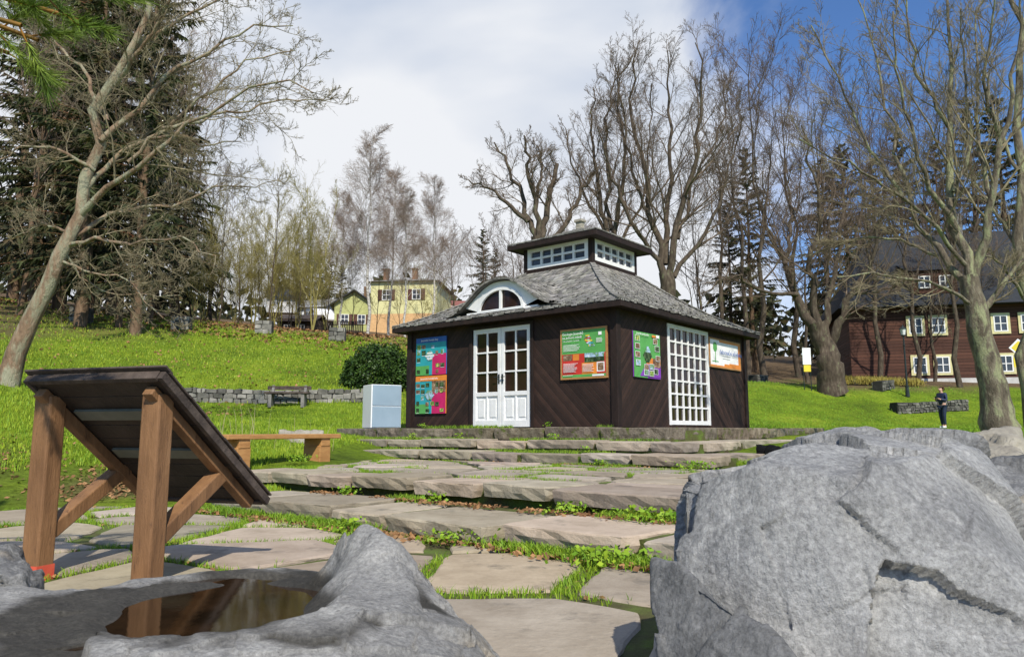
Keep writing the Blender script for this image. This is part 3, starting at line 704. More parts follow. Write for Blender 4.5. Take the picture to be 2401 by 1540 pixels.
# =================== SIGNS
cG=flat('sign_green',(.10,.36,.09)); cR=flat('sign_red',(.55,.04,.03)); cO=flat('sign_orange',(.75,.25,.04)); cB=flat('sign_blue',(.04,.13,.42)); cT=flat('sign_teal',(.03,.34,.38)); cM=flat('sign_magenta',(.55,.02,.13)); cP=flat('sign_purple',(.22,.05,.42)); cW=flat('sign_white',(.85,.85,.85)); cY=flat('sign_yellow',(.75,.6,.05)); cBr=flat('sign_brown',(.25,.14,.08)); cD=flat('sign_dark_green',(.04,.12,.04)); cK=flat('sign_black',(.03,.04,.03))
fK=photo('photo_forest',[(.3,(.01,.015,.01)),(.5,(.03,.06,.02)),(.65,(.15,.22,.10)),(.78,(.6,.6,.55))]); fS=photo('photo_landscape',[(.3,(.04,.10,.03)),(.45,(.15,.3,.08)),(.55,(.35,.5,.7)),(.7,(.8,.85,.9))],9)
fB=photo('photo_rocks',[(.3,(.05,.025,.02)),(.5,(.2,.11,.06)),(.65,(.45,.33,.22)),(.78,(.8,.75,.65))]); fF=photo('photo_flowers',[(.3,(.02,.08,.02)),(.5,(.12,.28,.06)),(.60,(.7,.65,.15)),(.72,(.8,.3,.4))],20)
SM=[cW,cG,cR,cO,cB,cT,cM,cP,cY,fK,fS,fF,fB,cK]
(iW,iG,iR,iO,iB,iT,iM,iP,iY,iK,iS,iD,iBr,iX)=range(14)
def sign(name,label,face,c0,z0,w,h,items,texts,frame=None,bg=iW,cat='information sign'):
    if face=='f': loc=(c0,-HY-.012); rot=TH
    else: loc=(HX+.012,c0); rot=TH+math.pi/2
    wx,wy=site(*loc); e=empty(name,(wx,wy,ZF+z0),rot,label=label,category=cat)
    b_=B(); b_.box((w/2,-.012,h/2),(w,.024,h),bg); b_.make('board',SM,parent=e)
    if frame is not None:
        b_=B(); fwid=.035
        for xx in (-fwid/2+.0,w+fwid/2): b_.box((xx,-.016,h/2),(fwid,.034,h+2*fwid))
        for zz in (-fwid/2,h+fwid/2): b_.box((w/2,-.016,zz),(w,.034,fwid))
        b_.make('frame',frame,parent=e)
    b_=B()
    for k,(x0,y0,x1,y1,mi) in enumerate(items):
        b_.box(((x0+x1)/2*w,-.0255-.0004*k,(y0+y1)/2*h),(abs(x1-x0)*w,.003,abs(y1-y0)*h),mi)
    b_.make('printed_panel',SM,parent=e)
    for tx,sz,px_,py_,m in texts: text_part(tx,sz,(px_*w,-.060,py_*h),0,m,e)
    return e
def lines(x0,x1,ytop,n,dy,mi,r):
    return [(x0,ytop-k*dy-.008,x0+(x1-x0)*r.uniform(.75,1),ytop-k*dy,mi) for k in range(n)]
r_=random.Random(3)
def collage(bgA,mid_,top,lowr,lowl):
    its=[(0,.86,1,.985,top),(0,0,.55,.86,bgA),(.55,0,1,.55,lowr),(.55,.55,1,.86,mid_),(0,0,.45,.25,lowl)]
    for k in range(6):
        for j in range(5):
            if r_.random()<.62 and not (k in (2,3) and j in (2,3)):
                x=.03+k*.16+r_.uniform(-.01,.01);y=.04+j*.165+r_.uniform(-.01,.01); ww=r_.uniform(.08,.135);hh=r_.uniform(.08,.13)
                its.append((x,y,x+ww,y+hh,r_.choice([iK,iK,iD,iBr,iK,iS])))
                if r_.random()<.5: its+=lines(x,x+ww,y-.012,1,.02,iW,r_)
    return its
its=collage(iT,iT,iB,iM,iG); its+=[(.32+.03*abs(k-3),.38+.036*k,.62-.03*abs(k-3),.416+.036*k,iW if k%2 else iS) for k in range(7)]
sign('information_poster','blue topped poster with forest pictures on dark wall','f',-2.58,1.2,.98,.87,its,[('Jesenické horské lesy',.065,.2,.9,cW)],bg=iB)
its=collage(iT,iBr,iO,iM,iG); its+=[(.32+.03*abs(k-3),.36+.036*k,.64-.03*abs(k-3),.396+.036*k,iS) for k in range(7)]
sign('information_poster','orange topped poster with mountain meadow pictures on wall','f',-2.58,.32,.98,.86,its,[('Jesenická horská hole',.065,.2,.9,cW)],bg=iO)
its=[(0,.5,1,1,iG),(0,0,.52,.5,iR),(.46,.0,.80,.30,iO),(.80,0,1,.5,iR),(0,0,1,.06,iG),(.03,.36,.24,.49,iBr),(.26,.36,.40,.49,iO),(.53,.40,.97,.5,iS),(.53,.31,.97,.41,iK),(.80,.1,.97,.3,iW),(.82,.12,.95,.28,iBr)]
for k in range(9): its.append((.52+.02*abs(k-5)+.008*(k%2),.64+.030*k,.72-.012*k,.67+.030*k,[iY,iG,iS,iR,iY,iBr,iS,iY,iG][k])); its.append((.64-.01*k,.64+.027*k,.76-.014*k,.667+.027*k,[iS,iS,iT,iS,iY,iS,iR,iS,iY][k]))
its+=[(.85,.86,.92,.93,iW),(.7,.01,.96,.045,iW)]
its+=lines(.04,.46,.70,6,.025,iW,r_)+lines(.80,.96,.80,5,.02,iW,r_)+lines(.04,.38,.30,9,.022,iW,r_)+lines(.49,.76,.27,7,.025,iW,r_)+lines(.04,.28,.05,1,.02,iW,r_)
sign('information_board','green and red geology board in orange wooden frame','f',1.62,.96,1.02,.92,its,[('Geologie Jeseníků',.068,.035,.905,cW),('na jednom místě',.068,.035,.83,cW),('Tisíce geologických a nerostných',.03,.04,.77,cW)],frame=M_bench,bg=iG)
its=[(0,0,.5,1,iG),(.5,.45,1,1,iG)]
for k in range(12): its.append((.55-.03*k,.45-.035*k-.035,.999,.45-.035*k,iO if k<4 else iP))
for k in range(6): its.append((.0,.2-.033*k-.033,.25-.035*k,.2-.033*k,iG))
its.append((.70,.25,.98,.45,iBr))
its+=[(.34+.03*abs(k-3),.34+.045*k,.66-.03*abs(k-3),.385+.045*k,iK if k<5 else iS) for k in range(8)]
for x,y in ((.05,.8),(.05,.62),(.05,.44),(.72,.78),(.78,.62),(.06,.26),(.35,.06),(.55,.05),(.72,.1),(.36,.18),(.56,.2),(.8,.4)): its.append((x-.008,y-.008,x+.158,y+.118,iW)); its.append((x,y,x+.15,y+.11,r_.choice([iK,iS,iD,iBr])))
its.append((.82,.92,.94,.985,iW)); its.append((.66,.92,.80,.97,iO))
sign('information_poster','green and purple nature poster on dark side wall','s',-2.47,.97,1.06,.9,its,[('Jeseníky samý prales',.06,.06,.93,cW)],bg=iP)
its=[(0,0,.62,.05,iO),(.45,0,1,.13,iO),(.62,.1,1,.17,iO),(.94,0,1,1,iO),(.3,.93,1,1,iO),(.10,.62,.22,.84,iG),(.12,.56,.20,.9,iG),(.155,.14,.172,.6,iG),(.06,.17,.26,.2,iG)]+lines(.40,.72,.42,2,.09,iX,r_)
sign('information_sign','white and orange information centre sign on side wall','s',.98,1.42,1.7,.62,its,[('Informační středisko',.15,.28,.48,cB)],frame=M_bench,bg=iW)

# =================== CABINET
cx_,cy_=site(-3.45,-3.35); cab=empty('metal_cabinet',(cx_,cy_,.90),math.radians(30),label='blue grey and white metal cabinet beside the pavilion wall',category='cabinet')
b_=B(); b_.box((0,0,.52),(.74,.6,1.0)); b_.box((0,0,.01),(.7,.5,.03)); b_.make('body',M_cabw,bevel=.01,parent=cab)
for z in (.27,.77): b_=B(); b_.box((.005,-.31,z),(.70,.02,.475)); b_.make('door',M_cab,bevel=.005,parent=cab)
# =================== BENCH (orange)
p=Vector((-3.95,10.1,0)); q_=Vector((-2.9,12.1,0)); ctr=(p+q_)/2; ang=math.atan2(q_.y-p.y,q_.x-p.x); zb=Gz(ctr.x,ctr.y)
bn=empty('wooden_bench',(ctr.x,ctr.y,zb),ang,label='low orange brown wooden bench without backrest',category='bench')
Lb=(q_-p).length; b_=B(); b_.box((0,-.11,.385),(Lb,.19,.07)); b_.box((0,.11,.385),(Lb,.19,.07)); b_.make('seat',M_bench,bevel=.012,parent=bn)
for sx in (-1,1):
    b_=B(); b_.box((sx*(Lb/2-.32),0,.29),(.2,.36,.12)); b_.box((sx*(Lb/2-.32),0,.10),(.24,.34,.28)); b_.make('leg',M_bench,bevel=.01,parent=bn)

# =================== INFORMATION STAND (seen from behind)
pr=np.array([-2.03,4.3]); pl_=np.array([-2.80,4.55]); mid=(pr+pl_)/2
dirw=(pr-pl_)/np.linalg.norm(pr-pl_); angs=math.atan2(dirw[1],dirw[0]); SP=np.linalg.norm(pr-pl_)/2
st=empty('information_stand',(mid[0],mid[1],-.01),angs,label='brown wooden slanted information stand seen from behind',category='information stand')
for sx in (-1,1):
    b_=B(); b_.box((sx*SP,.0,.545),(.130,.115,1.05)); b_.make('post',M_brownp,bevel=.012,parent=st)
    b_=B(); b_.beam((sx*SP,.05,.26),(sx*SP,.60,.62),.10,.085); b_.make('brace',M_brownp,bevel=.008,parent=st)
b_=B(); b_.box((-SP,0,.03),(.134,.119,.10)); b_.make('post_foot',M_red,parent=st)
POF=.035
pt=Vector((POF,-.10,1.150)); pbm=Vector((POF,.86,.41)); dv=(pbm-pt).normalized(); nv=Vector((1,0,0)).cross(dv)
if nv.z<0: nv=-nv
LP=(pbm-pt).length; Rm=Matrix((Vector((1,0,0)),dv,nv)).transposed() if Vector((1,0,0)).cross(dv).dot(nv)>0 else Matrix((Vector((-1,0,0)),dv,nv)).transposed()
def pp_(x,d,nn): return pt+Vector((x,0,0))+dv*d+nv*nn
WP=2*SP+.18
b_=B(); nb=9
for k in range(nb): b_.box(pp_(0,(k+.5)*LP/nb,.0),(WP-.04,LP/nb-.006,.02),0,Rm)
b_.make('panel',M_backp,parent=st)
for d in (.24,.56): b_=B(); b_.box(pp_(0,d*LP,-.02),(WP-.30,.085,.018),0,Rm); b_.make('rail',M_rail,parent=st)
for sx in (-1,1): b_=B(); b_.box(pp_(sx*SP-POF*.5,LP/2+.02,-.045),(.07,LP-.05,.06),0,Rm); b_.make('support_beam',M_brownp,bevel=.006,parent=st)
b_=B()
for sx in (-1,1):
    b_.box(pp_(sx*(WP/2),LP/2,.0),(.035,LP+.06,.05),0,Rm)
    for k in range(6): b_.box(pp_(sx*(WP/2+.005),(k+.5)*LP/6,.034+.004*(k%2)),(.05,LP/6+.02,.012),0,Rm)
for d in (-.015,LP+.015): b_.box(pp_(0,d,.002),(WP-.05,.035,.055),0,Rm)
b_.box(pp_(0,-.025,.040),(WP+.06,.07,.014),0,Rm)
b_.make('frame',M_weath,bevel=.004,parent=st)

# =================== ROCKS
def rock(name,label,pts,voxel,amp,mat,seed,cat='rock',K=16,tilt=.10,group=None,fine=1.):
    bm=bmesh.new(); pts=[Vector(p) for p in pts]; o=sum(pts,Vector())/len(pts)
    for p in pts: bm.verts.new(p-o)
    bmesh.ops.convex_hull(bm,input=bm.verts)
    bmesh.ops.delete(bm,geom=[v for v in bm.verts if not v.link_faces],context='VERTS')
    me=bpy.data.meshes.new(name); bm.to_mesh(me); bm.free(); me.materials.append(mat)
    ob=bpy.data.objects.new(name,me); ob.location=o; fin(ob,label=label,category=cat,group=group)
    md=ob.modifiers.new('r','REMESH'); md.mode='VOXEL'; md.voxel_size=voxel
    bake(ob); me=ob.data; n=len(me.vertices); co=np.empty(n*3,np.float32); me.vertices.foreach_get('co',co); co=co.reshape(-1,3).astype(float)
    no=np.empty(n*3,np.float32); me.vertices.foreach_get('normal',no); no=no.reshape(-1,3)
    f1=np.clip(facets(co,K,amp*.45,tilt*1.2,seed,.05),-1.6*amp,1.3*amp); f2=np.clip(facets(co,K*6,amp*.10,tilt*.65,seed+7,.03),-.4*amp,.35*amp)
    a=fbm(co,2.2,seed,5)
    up=np.clip(no[:,2],0,1)
    q=co.copy(); q[:,2]*=.5
    d=f1+f2*fine*(1+1.2*up)+amp*(.45*a)+amp*(.08+.14*up)*fbm(q,12,seed+5,4)
    co=co+no*d[:,None]
    me.vertices.foreach_set('co',co.astype(np.float32).ravel()); me.update()
    me.polygons.foreach_set('use_smooth',np.ones(len(me.polygons),bool))
    if not me.materials: me.materials.append(mat)
    return ob
big=[W(1585,1130,2.6),W(1572,1190,2.45),W(1566,1290,2.35),W(1640,1118,2.42),W(1760,1108,2.3),W(1980,1118,2.2),W(2180,1080,2.35),W(2285,1060,2.6),W(2280,1035,3.1),W(2125,1008,3.25),W(1880,1050,3.1),W(1720,1090,3.0),
 W(2300,1120,2.5),W(2335,1250,2.4),W(2380,1400,2.25),W(1660,1450,2.28),W(1950,1380,2.12),(.52,2.35,-.05),(.80,2.1,-.05),(1.30,1.85,-.05),(1.55,2.1,-.05),(1.75,3.2,-.05),(.8,3.2,-.05),(1.45,3.4,.3),(1.5,1.98,.3)]
rock('boulder','large grey boulder with pale fractured face',big,.009,.027,M_rock,1,'boulder',K=10,tilt=.09)
chunk=[W(1530,1312,2.12),W(1590,1318,2.02),W(1660,1385,1.92),W(1760,1455,1.82),W(1870,1560,1.70),W(1532,1500,2.0),W(1600,1360,2.25),(.36,1.9,-.05),(.45,1.5,-.05),(.85,1.45,-.05),(.62,2.2,-.05),(.8,1.9,.05)]
rock('boulder','low dark grey stone slab leaning against the boulder',chunk,.009,.012,M_rockd,9,'boulder',K=8,tilt=.07)
rock('boulder','dark grey rounded rock beside the path edge',[W(2330,1085,4.4),W(2440,1085,4.4),W(2310,1150,4.0),W(2460,1140,3.9),W(2320,1200,3.9),W(2470,1210,3.8),(2.6,4.0,-.1),(3.6,4.0,-.1),(2.8,5,-.1),(3.6,5,-.1),W(2400,1075,4.9)],.025,.03,M_rockd,21,'boulder')
rock('boulder','pale beige block of stone by the path',[W(2325,1190,3.3),W(2440,1150,3.5),W(2500,1180,3.1),W(2350,1330,3.0),W(2500,1400,2.8),(2.0,3.0,-.1),(2.7,2.7,-.1),(2.9,3.7,-.1),(2.15,3.8,-.1)],.02,.025,M_rock2,23,'boulder')
rock('stone_slab','flat beige stone slab lying tilted in the grass',[W(2205,1014,7.6),W(2370,1007,7.4),W(2290,1075,6.6),W(2395,1070,6.4),W(2215,1032,7.4),W(2385,1005,7.9),(4.6,6.4,.1),(5.0,7.6,.2),(4.2,7.2,.2)],.04,.02,M_rock2,31,'stone')
for k,(u,v,D,s) in enumerate(((1800,1022,11.5,.3),(1845,1020,11.2,.33),(1885,1028,10.6,.3),(1930,1022,10.4,.35),(2030,1035,9.5,.35))):
    c=W(u,v,D); c[2]=Gz(c[0],c[1])
    rr=random.Random(k); rock('field_stone','dark mossy field stone at the platform corner',[c+np.array([rr.uniform(-s,s),rr.uniform(-s,s)*.8,rr.uniform(-.15,s*.7)]) for _ in range(16)],.04,.03,M_mossst,40+k,'stone',group='field stones along the platform')
c=W(705,1010,14.5); c[2]=Gz(c[0],c[1]); rr=random.Random(5)
rock('field_stone','pale boulder lying in the grass',[c+np.array([rr.uniform(-.45,.45),rr.uniform(-.3,.3),rr.uniform(-.1,.24)]) for _ in range(22)],.04,.02,M_rock2,60,'stone')
rock('field_stone','dark mossy rock beside the red post foot',[W(-40,1300,3.9),W(40,1290,3.9),W(68,1330,3.7),W(56,1350,3.5),W(-60,1330,3.4),(-2.9,3.4,-.1),(-2.25,3.5,-.1),(-2.4,4.1,-.1),(-2.9,4.1,-.1)],.02,.02,M_rockd,65,'stone')
# hollowed rock with rain water: surface relief
bc=[(-.95,2.6,.16),(-.75,2.75,.19),(-1.1,2.45,.19),(-1.0,2.85,.2),(-.85,2.35,.2),(-1.22,2.7,.24),
 (-1.36,2.75,.285),(-1.2,2.98,.275),(-.86,3.05,.285),(-.66,2.88,.30),(-.64,2.93,.36),(-.57,2.84,.40),(-.47,2.82,.395),(-.40,2.76,.37),(-.62,2.68,.33),(-.60,2.45,.30),(-.75,2.22,.285),(-.95,2.12,.285),(-1.12,2.16,.285),(-1.30,2.40,.285),
 (-1.98,2.9,.27),(-1.7,2.6,.285),(-2.1,2.3,.27),(-1.5,1.95,.285),(-1.25,1.85,.29),(-.9,1.85,.285),(-.5,2.1,.28),(-.38,2.55,.33),(-.28,2.68,.31),(-.18,2.45,.24),(-.08,2.2,.18),(.0,2.0,.12),(-.3,1.95,.22),(-.4,2.3,.30),
 (.25,2.4,-.25),(.25,2.0,-.25),(0.05,2.75,-.05),(-.2,3.0,.08),(-.5,3.15,.12),(-.9,3.3,.02),(-1.4,3.25,.05),(-2.0,3.3,.0),(-2.6,3.2,-.05),(-2.6,2.2,.2),(-2.3,1.5,.25),(-1.2,1.3,.25),(-.4,1.3,.2),(.2,1.5,-.1),(-.2,3.3,-.2),(.4,3,-.3)]
tb=TPS(bc,1.,1e-4)
xs=np.linspace(-2.7,.3,460); ys=np.linspace(1.2,3.45,350); X2,Y2=np.meshgrid(xs,ys); Z2=tb(X2,Y2)
q=np.stack([X2,Y2,Z2*0],-1)
def segd(ax,ay,bx,by):
    vx,vy=bx-ax,by-ay; t=np.clip(((X2-ax)*vx+(Y2-ay)*vy)/(vx*vx+vy*vy),0,1); return np.hypot(X2-ax-t*vx,Y2-ay-t*vy),t
wv=.035*fbm(q,5,61,3)
d1,t1_=segd(-.62,2.90,-.42,2.82); d2,t2_=segd(-.42,2.82,-.28,2.35); d3,t3_=segd(-.60,2.88,-.60,2.50)
Z2=Z2+.085*np.clip(1-(d1+wv)/.16,0,1)+.055*np.clip(1-(d2+wv)/.14,0,1)*(1-.6*t2_)*(d1>0)*np.clip((d1)/.10,0,1)
inpool=sm(1.0,.8,np.hypot((X2+.97)/.46,(Y2-2.58)/.52)); rim=1-inpool
sh=sm(-.74,-.55,X2)*sm(2.0,2.3,Y2)
n_a=fbm(q,2.4,5,5)
q3=np.stack([X2,Y2,Z2*1.5],-1)
Z2=Z2+rim*((.009+.006*sh)*n_a+np.clip(facets(q3,24,.006,.045,5,.08),-.025,.02)+sh*np.clip(facets(q3,85,.011,.15,8,.03),-.03,.022)+facets(q3,200,.002,.028,15,.03))+.003*fbm(q,18,25,4)*(.4+rim)
lipd=np.hypot((X2+.97)/.50,(Y2-2.58)/.56); lip=np.exp(-((lipd-1.14)/.16)**2)
target=.262+.016*lip+.005*fbm(q,9,31,3); Z2=Z2+sm(.15,.75,lip)*np.maximum(target-Z2,0)
X3=X2+.02*fbm(q,6,71,3); Y3=Y2+.02*fbm(q,6,72,3)
Z2[0,:]=-.4;Z2[-1,:]=-.4;Z2[:,0]=-.4;Z2[:,-1]=-.4
nn=len(xs); i=np.arange(nn*len(ys)).reshape(len(ys),nn); Fq=np.stack([i[:-1,:-1],i[:-1,1:],i[1:,1:],i[1:,:-1]],-1).reshape(-1,4)
zz=Z2.ravel(); xx2=X2.ravel(); yy2=Y2.ravel()
dist=np.hypot((xx2+.95)/.58,(yy2-2.60)/.60)
wet=sm(1.20,1.0,dist+.22*fbm(np.c_[xx2,yy2,0*xx2],4,88,4))*sm(.34,.30,zz)
tn=np.stack([1-.80*wet,1-.81*wet,1-.83*wet],1)
M_rockb=rock_mat('wet_grey_rock',(.17,.17,.165),(.295,.29,.278),(.43,.42,.395),(.52,.51,.48),attr=True)
mk('hollowed_rock',np.stack([X3,Y3,Z2],-1).reshape(-1,3),Fq,M_rockb,tint=tn,smooth=True,label='grey rock with a rain filled hollow on top',category='rock')
a=np.linspace(0,2*np.pi,60,endpoint=False); rw=1+.07*np.sin(3*a+1)+.04*np.sin(7*a)
V=np.c_[-.96+.50*rw*np.cos(a),2.58+.54*rw*np.sin(a),np.full(60,.262)]
me=bpy.data.meshes.new('water'); me.from_pydata(V.tolist(),[],[tuple(range(60))])
M_water=pmat('brown_water',[(.3,(.010,.006,.003)),(.7,(.035,.018,.008))],5,.02,.02,9,spec=.6); me.materials.append(M_water)
fin(bpy.data.objects.new('water',me),kind='structure')

# =================== STONE WALLS
def stone_wall(name,label,p0,p1,h,th,rows,base=None,cat='stone wall',mat=M_wallst,group=None):
    p0=np.array(p0,float);p1=np.array(p1,float); L_=np.linalg.norm(p1-p0); d=(p1-p0)/L_; ang=math.atan2(d[1],d[0]); b_=B(); rh=h/rows
    R3=Matrix.Rotation(ang,3,'Z'); m=(p0+p1)/2; bz=Gz(*m)-.05
    b_.box((0,0,h/2-.15),(L_,th-.1,h+.2),0,R3,t=(.3,.3,.3))
    for k in range(rows):
        x=-L_/2
        while x<L_/2-.05:
            l=min(random.uniform(.6,1.9)*rh*1.3,L_/2-x); c0=random.uniform(.5,1.4)
            g=Gz(*(m+d*(x+l/2)))-.05-bz if base is None else 0
            b_.box(R3@Vector((x+l/2,0,(k+.5)*rh+g)),(l-.03,th+random.uniform(-.05,.03),rh-.02+random.uniform(-.02,.03)),0,R3,jit=.022,t=(c0,c0,c0*.97)); x+=l
    return b_.make(name,mat,bevel=.012,loc=(m[0],m[1],bz),label=label,category=cat,group=group)
stone_wall('stone_wall','low grey dry stone retaining wall across the lawn',(-11.6,23.6),(-4.3,24.6),.46,.5,3)
for u,v0,v1,D in ((190,693,727,34),(425,722,752,36),(618,745,775,38),(790,768,797,38)):
    c=W(u,v1,D); h=(v1-v0)*D/1766+.05; c[2]=Gz(c[0],c[1])
    stone_wall('stone_block_pillar','short grey stone block pillar at the slope crest',(c[0]-.42,c[1]),(c[0]+.42,c[1]+.1),h,.6,3,base=0,cat='stone pillar',group='stone pillars along the slope crest',mat=M_wallst)
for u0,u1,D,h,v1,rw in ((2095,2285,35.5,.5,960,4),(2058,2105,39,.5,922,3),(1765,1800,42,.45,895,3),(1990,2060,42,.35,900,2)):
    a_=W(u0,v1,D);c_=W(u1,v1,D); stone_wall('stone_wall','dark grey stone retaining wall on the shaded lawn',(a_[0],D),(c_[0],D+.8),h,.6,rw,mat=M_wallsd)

c=W(678,948,23.6); e=empty('park_bench',(c[0],23.4,Gz(c[0],23.4)),math.radians(4),label='weathered dark park bench in front of stone wall',category='bench')
b_=B()
for y in (-.2,-.05,.1): b_.box((0,y,.45),(1.35,.12,.05))
b_.make('seat',M_weath,parent=e)
b_=B(); b_.box((0,.2,.62),(1.35,.04,.12)); b_.make('backrest',M_weath,parent=e)
for sx in (-1,1):
    b_=B(); b_.box((sx*.5,-.03,.21),(.1,.4,.42)); b_.beam((sx*.5,.15,.4),(sx*.5,.22,.7),.08,.05); b_.make('leg',M_wallst,parent=e)

# =================== TREES
def tubes(P,R,sides):
    n,k,_=P.shape; T_=np.gradient(P,axis=1); T_/=np.linalg.norm(T_,axis=2,keepdims=True)+1e-9
    mean=T_.mean(1); ref=np.where(np.abs(mean[:,2:3])>.75,np.array([[1.,.15,0]]),np.array([[0,.1,1.]]))
    A=np.cross(T_,ref[:,None,:]); A/=np.linalg.norm(A,axis=2,keepdims=True)+1e-9; Bv=np.cross(T_,A)
    th=np.arange(sides)*2*np.pi/sides
    V=P[:,:,None,:]+R[:,:,None,None]*(np.cos(th)[None,None,:,None]*A[:,:,None,:]+np.sin(th)[None,None,:,None]*Bv[:,:,None,:])
    idx=np.arange(n*k*sides).reshape(n,k,sides); nx=np.roll(idx,-1,axis=2)
    F=np.stack([idx[:,:-1],nx[:,:-1],nx[:,1:],idx[:,1:]],-1).reshape(-1,4)
    return V.reshape(-1,3),F
def sprout(rng,P,R,n,t0,t1,lenf,ang,k,trop,wig,rr,minr,pw=.75,maxlen=9e9,maxr=9.):
    N_,kp,_=P.shape; idx=np.repeat(np.arange(N_),n); M=len(idx)
    t=t0+(t1-t0)*((np.tile(np.arange(n),N_)+rng.uniform(0,1,M))/n); s=t*(kp-1)*.9999; i=np.floor(s).astype(int); f=(s-i)[:,None]
    a=P[idx,i];b=P[idx,i+1]; pos=a*(1-f)+b*f; tan=b-a; tan/=np.linalg.norm(tan,axis=1,keepdims=True)+1e-9
    rad=R[idx,i]*(1-f[:,0])+R[idx,i+1]*f[:,0]
    plen=np.linalg.norm(np.diff(P,axis=1),axis=2).sum(1)[idx]
    Ln=np.minimum(lenf*plen*(1.15-pw*t)*rng.uniform(.6,1.35,M),maxlen)
    v=rng.normal(0,1,(M,3)); v-=tan*np.sum(v*tan,1,keepdims=True); v/=np.linalg.norm(v,axis=1,keepdims=True)
    an=ang*rng.uniform(.6,1.35,M)[:,None]; d=np.cos(an)*tan+np.sin(an)*v
    Q=np.empty((M,k,3)); Q[:,0]=pos; st_=(Ln/(k-1))[:,None]
    for j in range(1,k):
        d=d+rng.normal(0,wig,(M,3)); d[:,2]+=trop; d/=np.linalg.norm(d,axis=1,keepdims=True); Q[:,j]=Q[:,j-1]+d*st_
    r0=np.minimum(np.maximum(rad*rr,minr),maxr); tt=np.linspace(0,1,k)[None]; RR_=np.maximum(r0[:,None]*(1-.8*tt),minr*.5)
    return Q,RR_
def resample(pts,rad,k,rng,wig):
    pts=np.array(pts,float); rad=np.array(rad,float); d=np.r_[0,np.cumsum(np.linalg.norm(np.diff(pts,axis=0),axis=1))]
    t=np.linspace(0,d[-1],k*4); q=np.stack([np.interp(t,d,pts[:,c]) for c in range(3)],1)
    ker=np.ones(5)/5
    for c in range(3):
        e=np.pad(q[:,c],2,mode='reflect',reflect_type='odd'); q[:,c]=np.convolve(e,ker,'valid')
    r=np.interp(t,d,rad); ii=np.linspace(0,k*4-1,k).astype(int); q=q[ii]; r=r[ii]
    L_=d[-1]; off=rng.normal(0,wig*L_,(k,3)); off[0]=0; q=q+off
    return q,r
def tree_from(name,label,base,chains,levels,mt,mc,seed,cat='tree',group=None,rotz=0,K=14,wg=.007):
    rg=np.random.default_rng(seed); base=np.array(base,float)
    Ps=[];Rs=[]
    for pts,rad in chains:
        q,r=resample(pts,rad,K,rg,wg); Ps.append(q);Rs.append(r)
    P=np.stack(Ps)-base; R=np.stack(Rs)
    e=empty(name,base,rotz,label=label,category=cat,group=group)
    V,F=tubes(P,R,9); mk('trunk',V,[F],mt,smooth=True,parent=e)
    out=[];curP,curR=P,R
    if len(P)>1: curP,curR=P[1:],R[1:]
    for li,l in enumerate(levels):
        Q,q=sprout(rg,curP,curR,l['n'],l.get('t0',.15),l.get('t1',1.),l['len'],l.get('ang',.8),l.get('k',5),l.get('trop',.05),l.get('wig',.15),l.get('rr',.5),l.get('minr',.006),l.get('pw',.75),l.get('max',9e9),l.get('maxr',9.))
        V,F=tubes(Q,q,5 if li==0 else (4 if li==1 else 3)); out.append((V,[F],np.ones((len(V),3)))); curP,curR=Q,q
    V,Fl,T=merge(out); mk('crown',V,Fl,mc,smooth=False,parent=e)
    return e
def px(D,lst,dd=0.):
    n=len(lst); return [W(u,v,D+dd*(k/max(1,n-1))) for k,(u,v) in enumerate(lst)]
def rads(a,b,n): return [b+(a-b)*(1-k/max(1,n-1))**1.3 for k in range(n)]
# left leaning tree
D=14.0; tr=px(D,[(15,915),(75,745),(165,560),(205,430),(245,300),(285,150),(330,20),(360,-140)])
ch=[(tr,[.205,.155,.125,.11,.095,.075,.055,.035])]
for l,dd,r0 in (([(178,515),(250,430),(330,400),(420,300),(520,235),(640,180),(735,215)],-1.5,.07),([(235,330),(320,250),(400,170),(500,110),(600,60),(680,50)],.8,.062),([(205,440),(300,340),(400,310),(480,340),(560,330)],2,.052),
  ([(158,575),(230,560),(330,570),(420,560),(500,600)],-1.6,.045),([(170,555),(260,500),(400,480),(520,430),(600,440)],1.5,.05),([(272,200),(350,80),(420,-40)],-1,.055),([(250,285),(200,180),(120,80),(60,0)],1.5,.05),
  ([(222,400),(140,350),(60,340),(-20,380)],-1,.04),([(170,550),(100,520),(30,560)],1.2,.035),([(140,610),(210,640),(290,650),(375,745)],-.8,.028),([(150,590),(190,650),(250,690),(420,690)],1,.025),([(290,130),(400,60),(520,0),(600,-40)],1,.048),([(300,380),(430,260),(560,150),(690,110)],.5,.036),([(380,300),(520,270),(640,240),(750,230)],1.5,.035)):
    ch.append((px(D,l,dd),rads(r0,.011,len(l))))
lev=[dict(n=12,len=.42,ang=.75,k=7,trop=.02,wig=.2,rr=.40,minr=.009),dict(n=8,len=.45,ang=.75,k=6,trop=.04,wig=.22,rr=.5,minr=.006),dict(n=6,len=.5,ang=.7,k=4,trop=.05,wig=.22,minr=.0042,rr=.6),dict(n=5,len=.45,ang=.65,k=3,trop=.06,wig=.2,minr=.0032,rr=.6)]
tree_from('bare_tree','leaning bare tree with reddish trunk on grassy slope',tr[0],ch,lev,M_barkr,M_twigl,1,wg=.009)
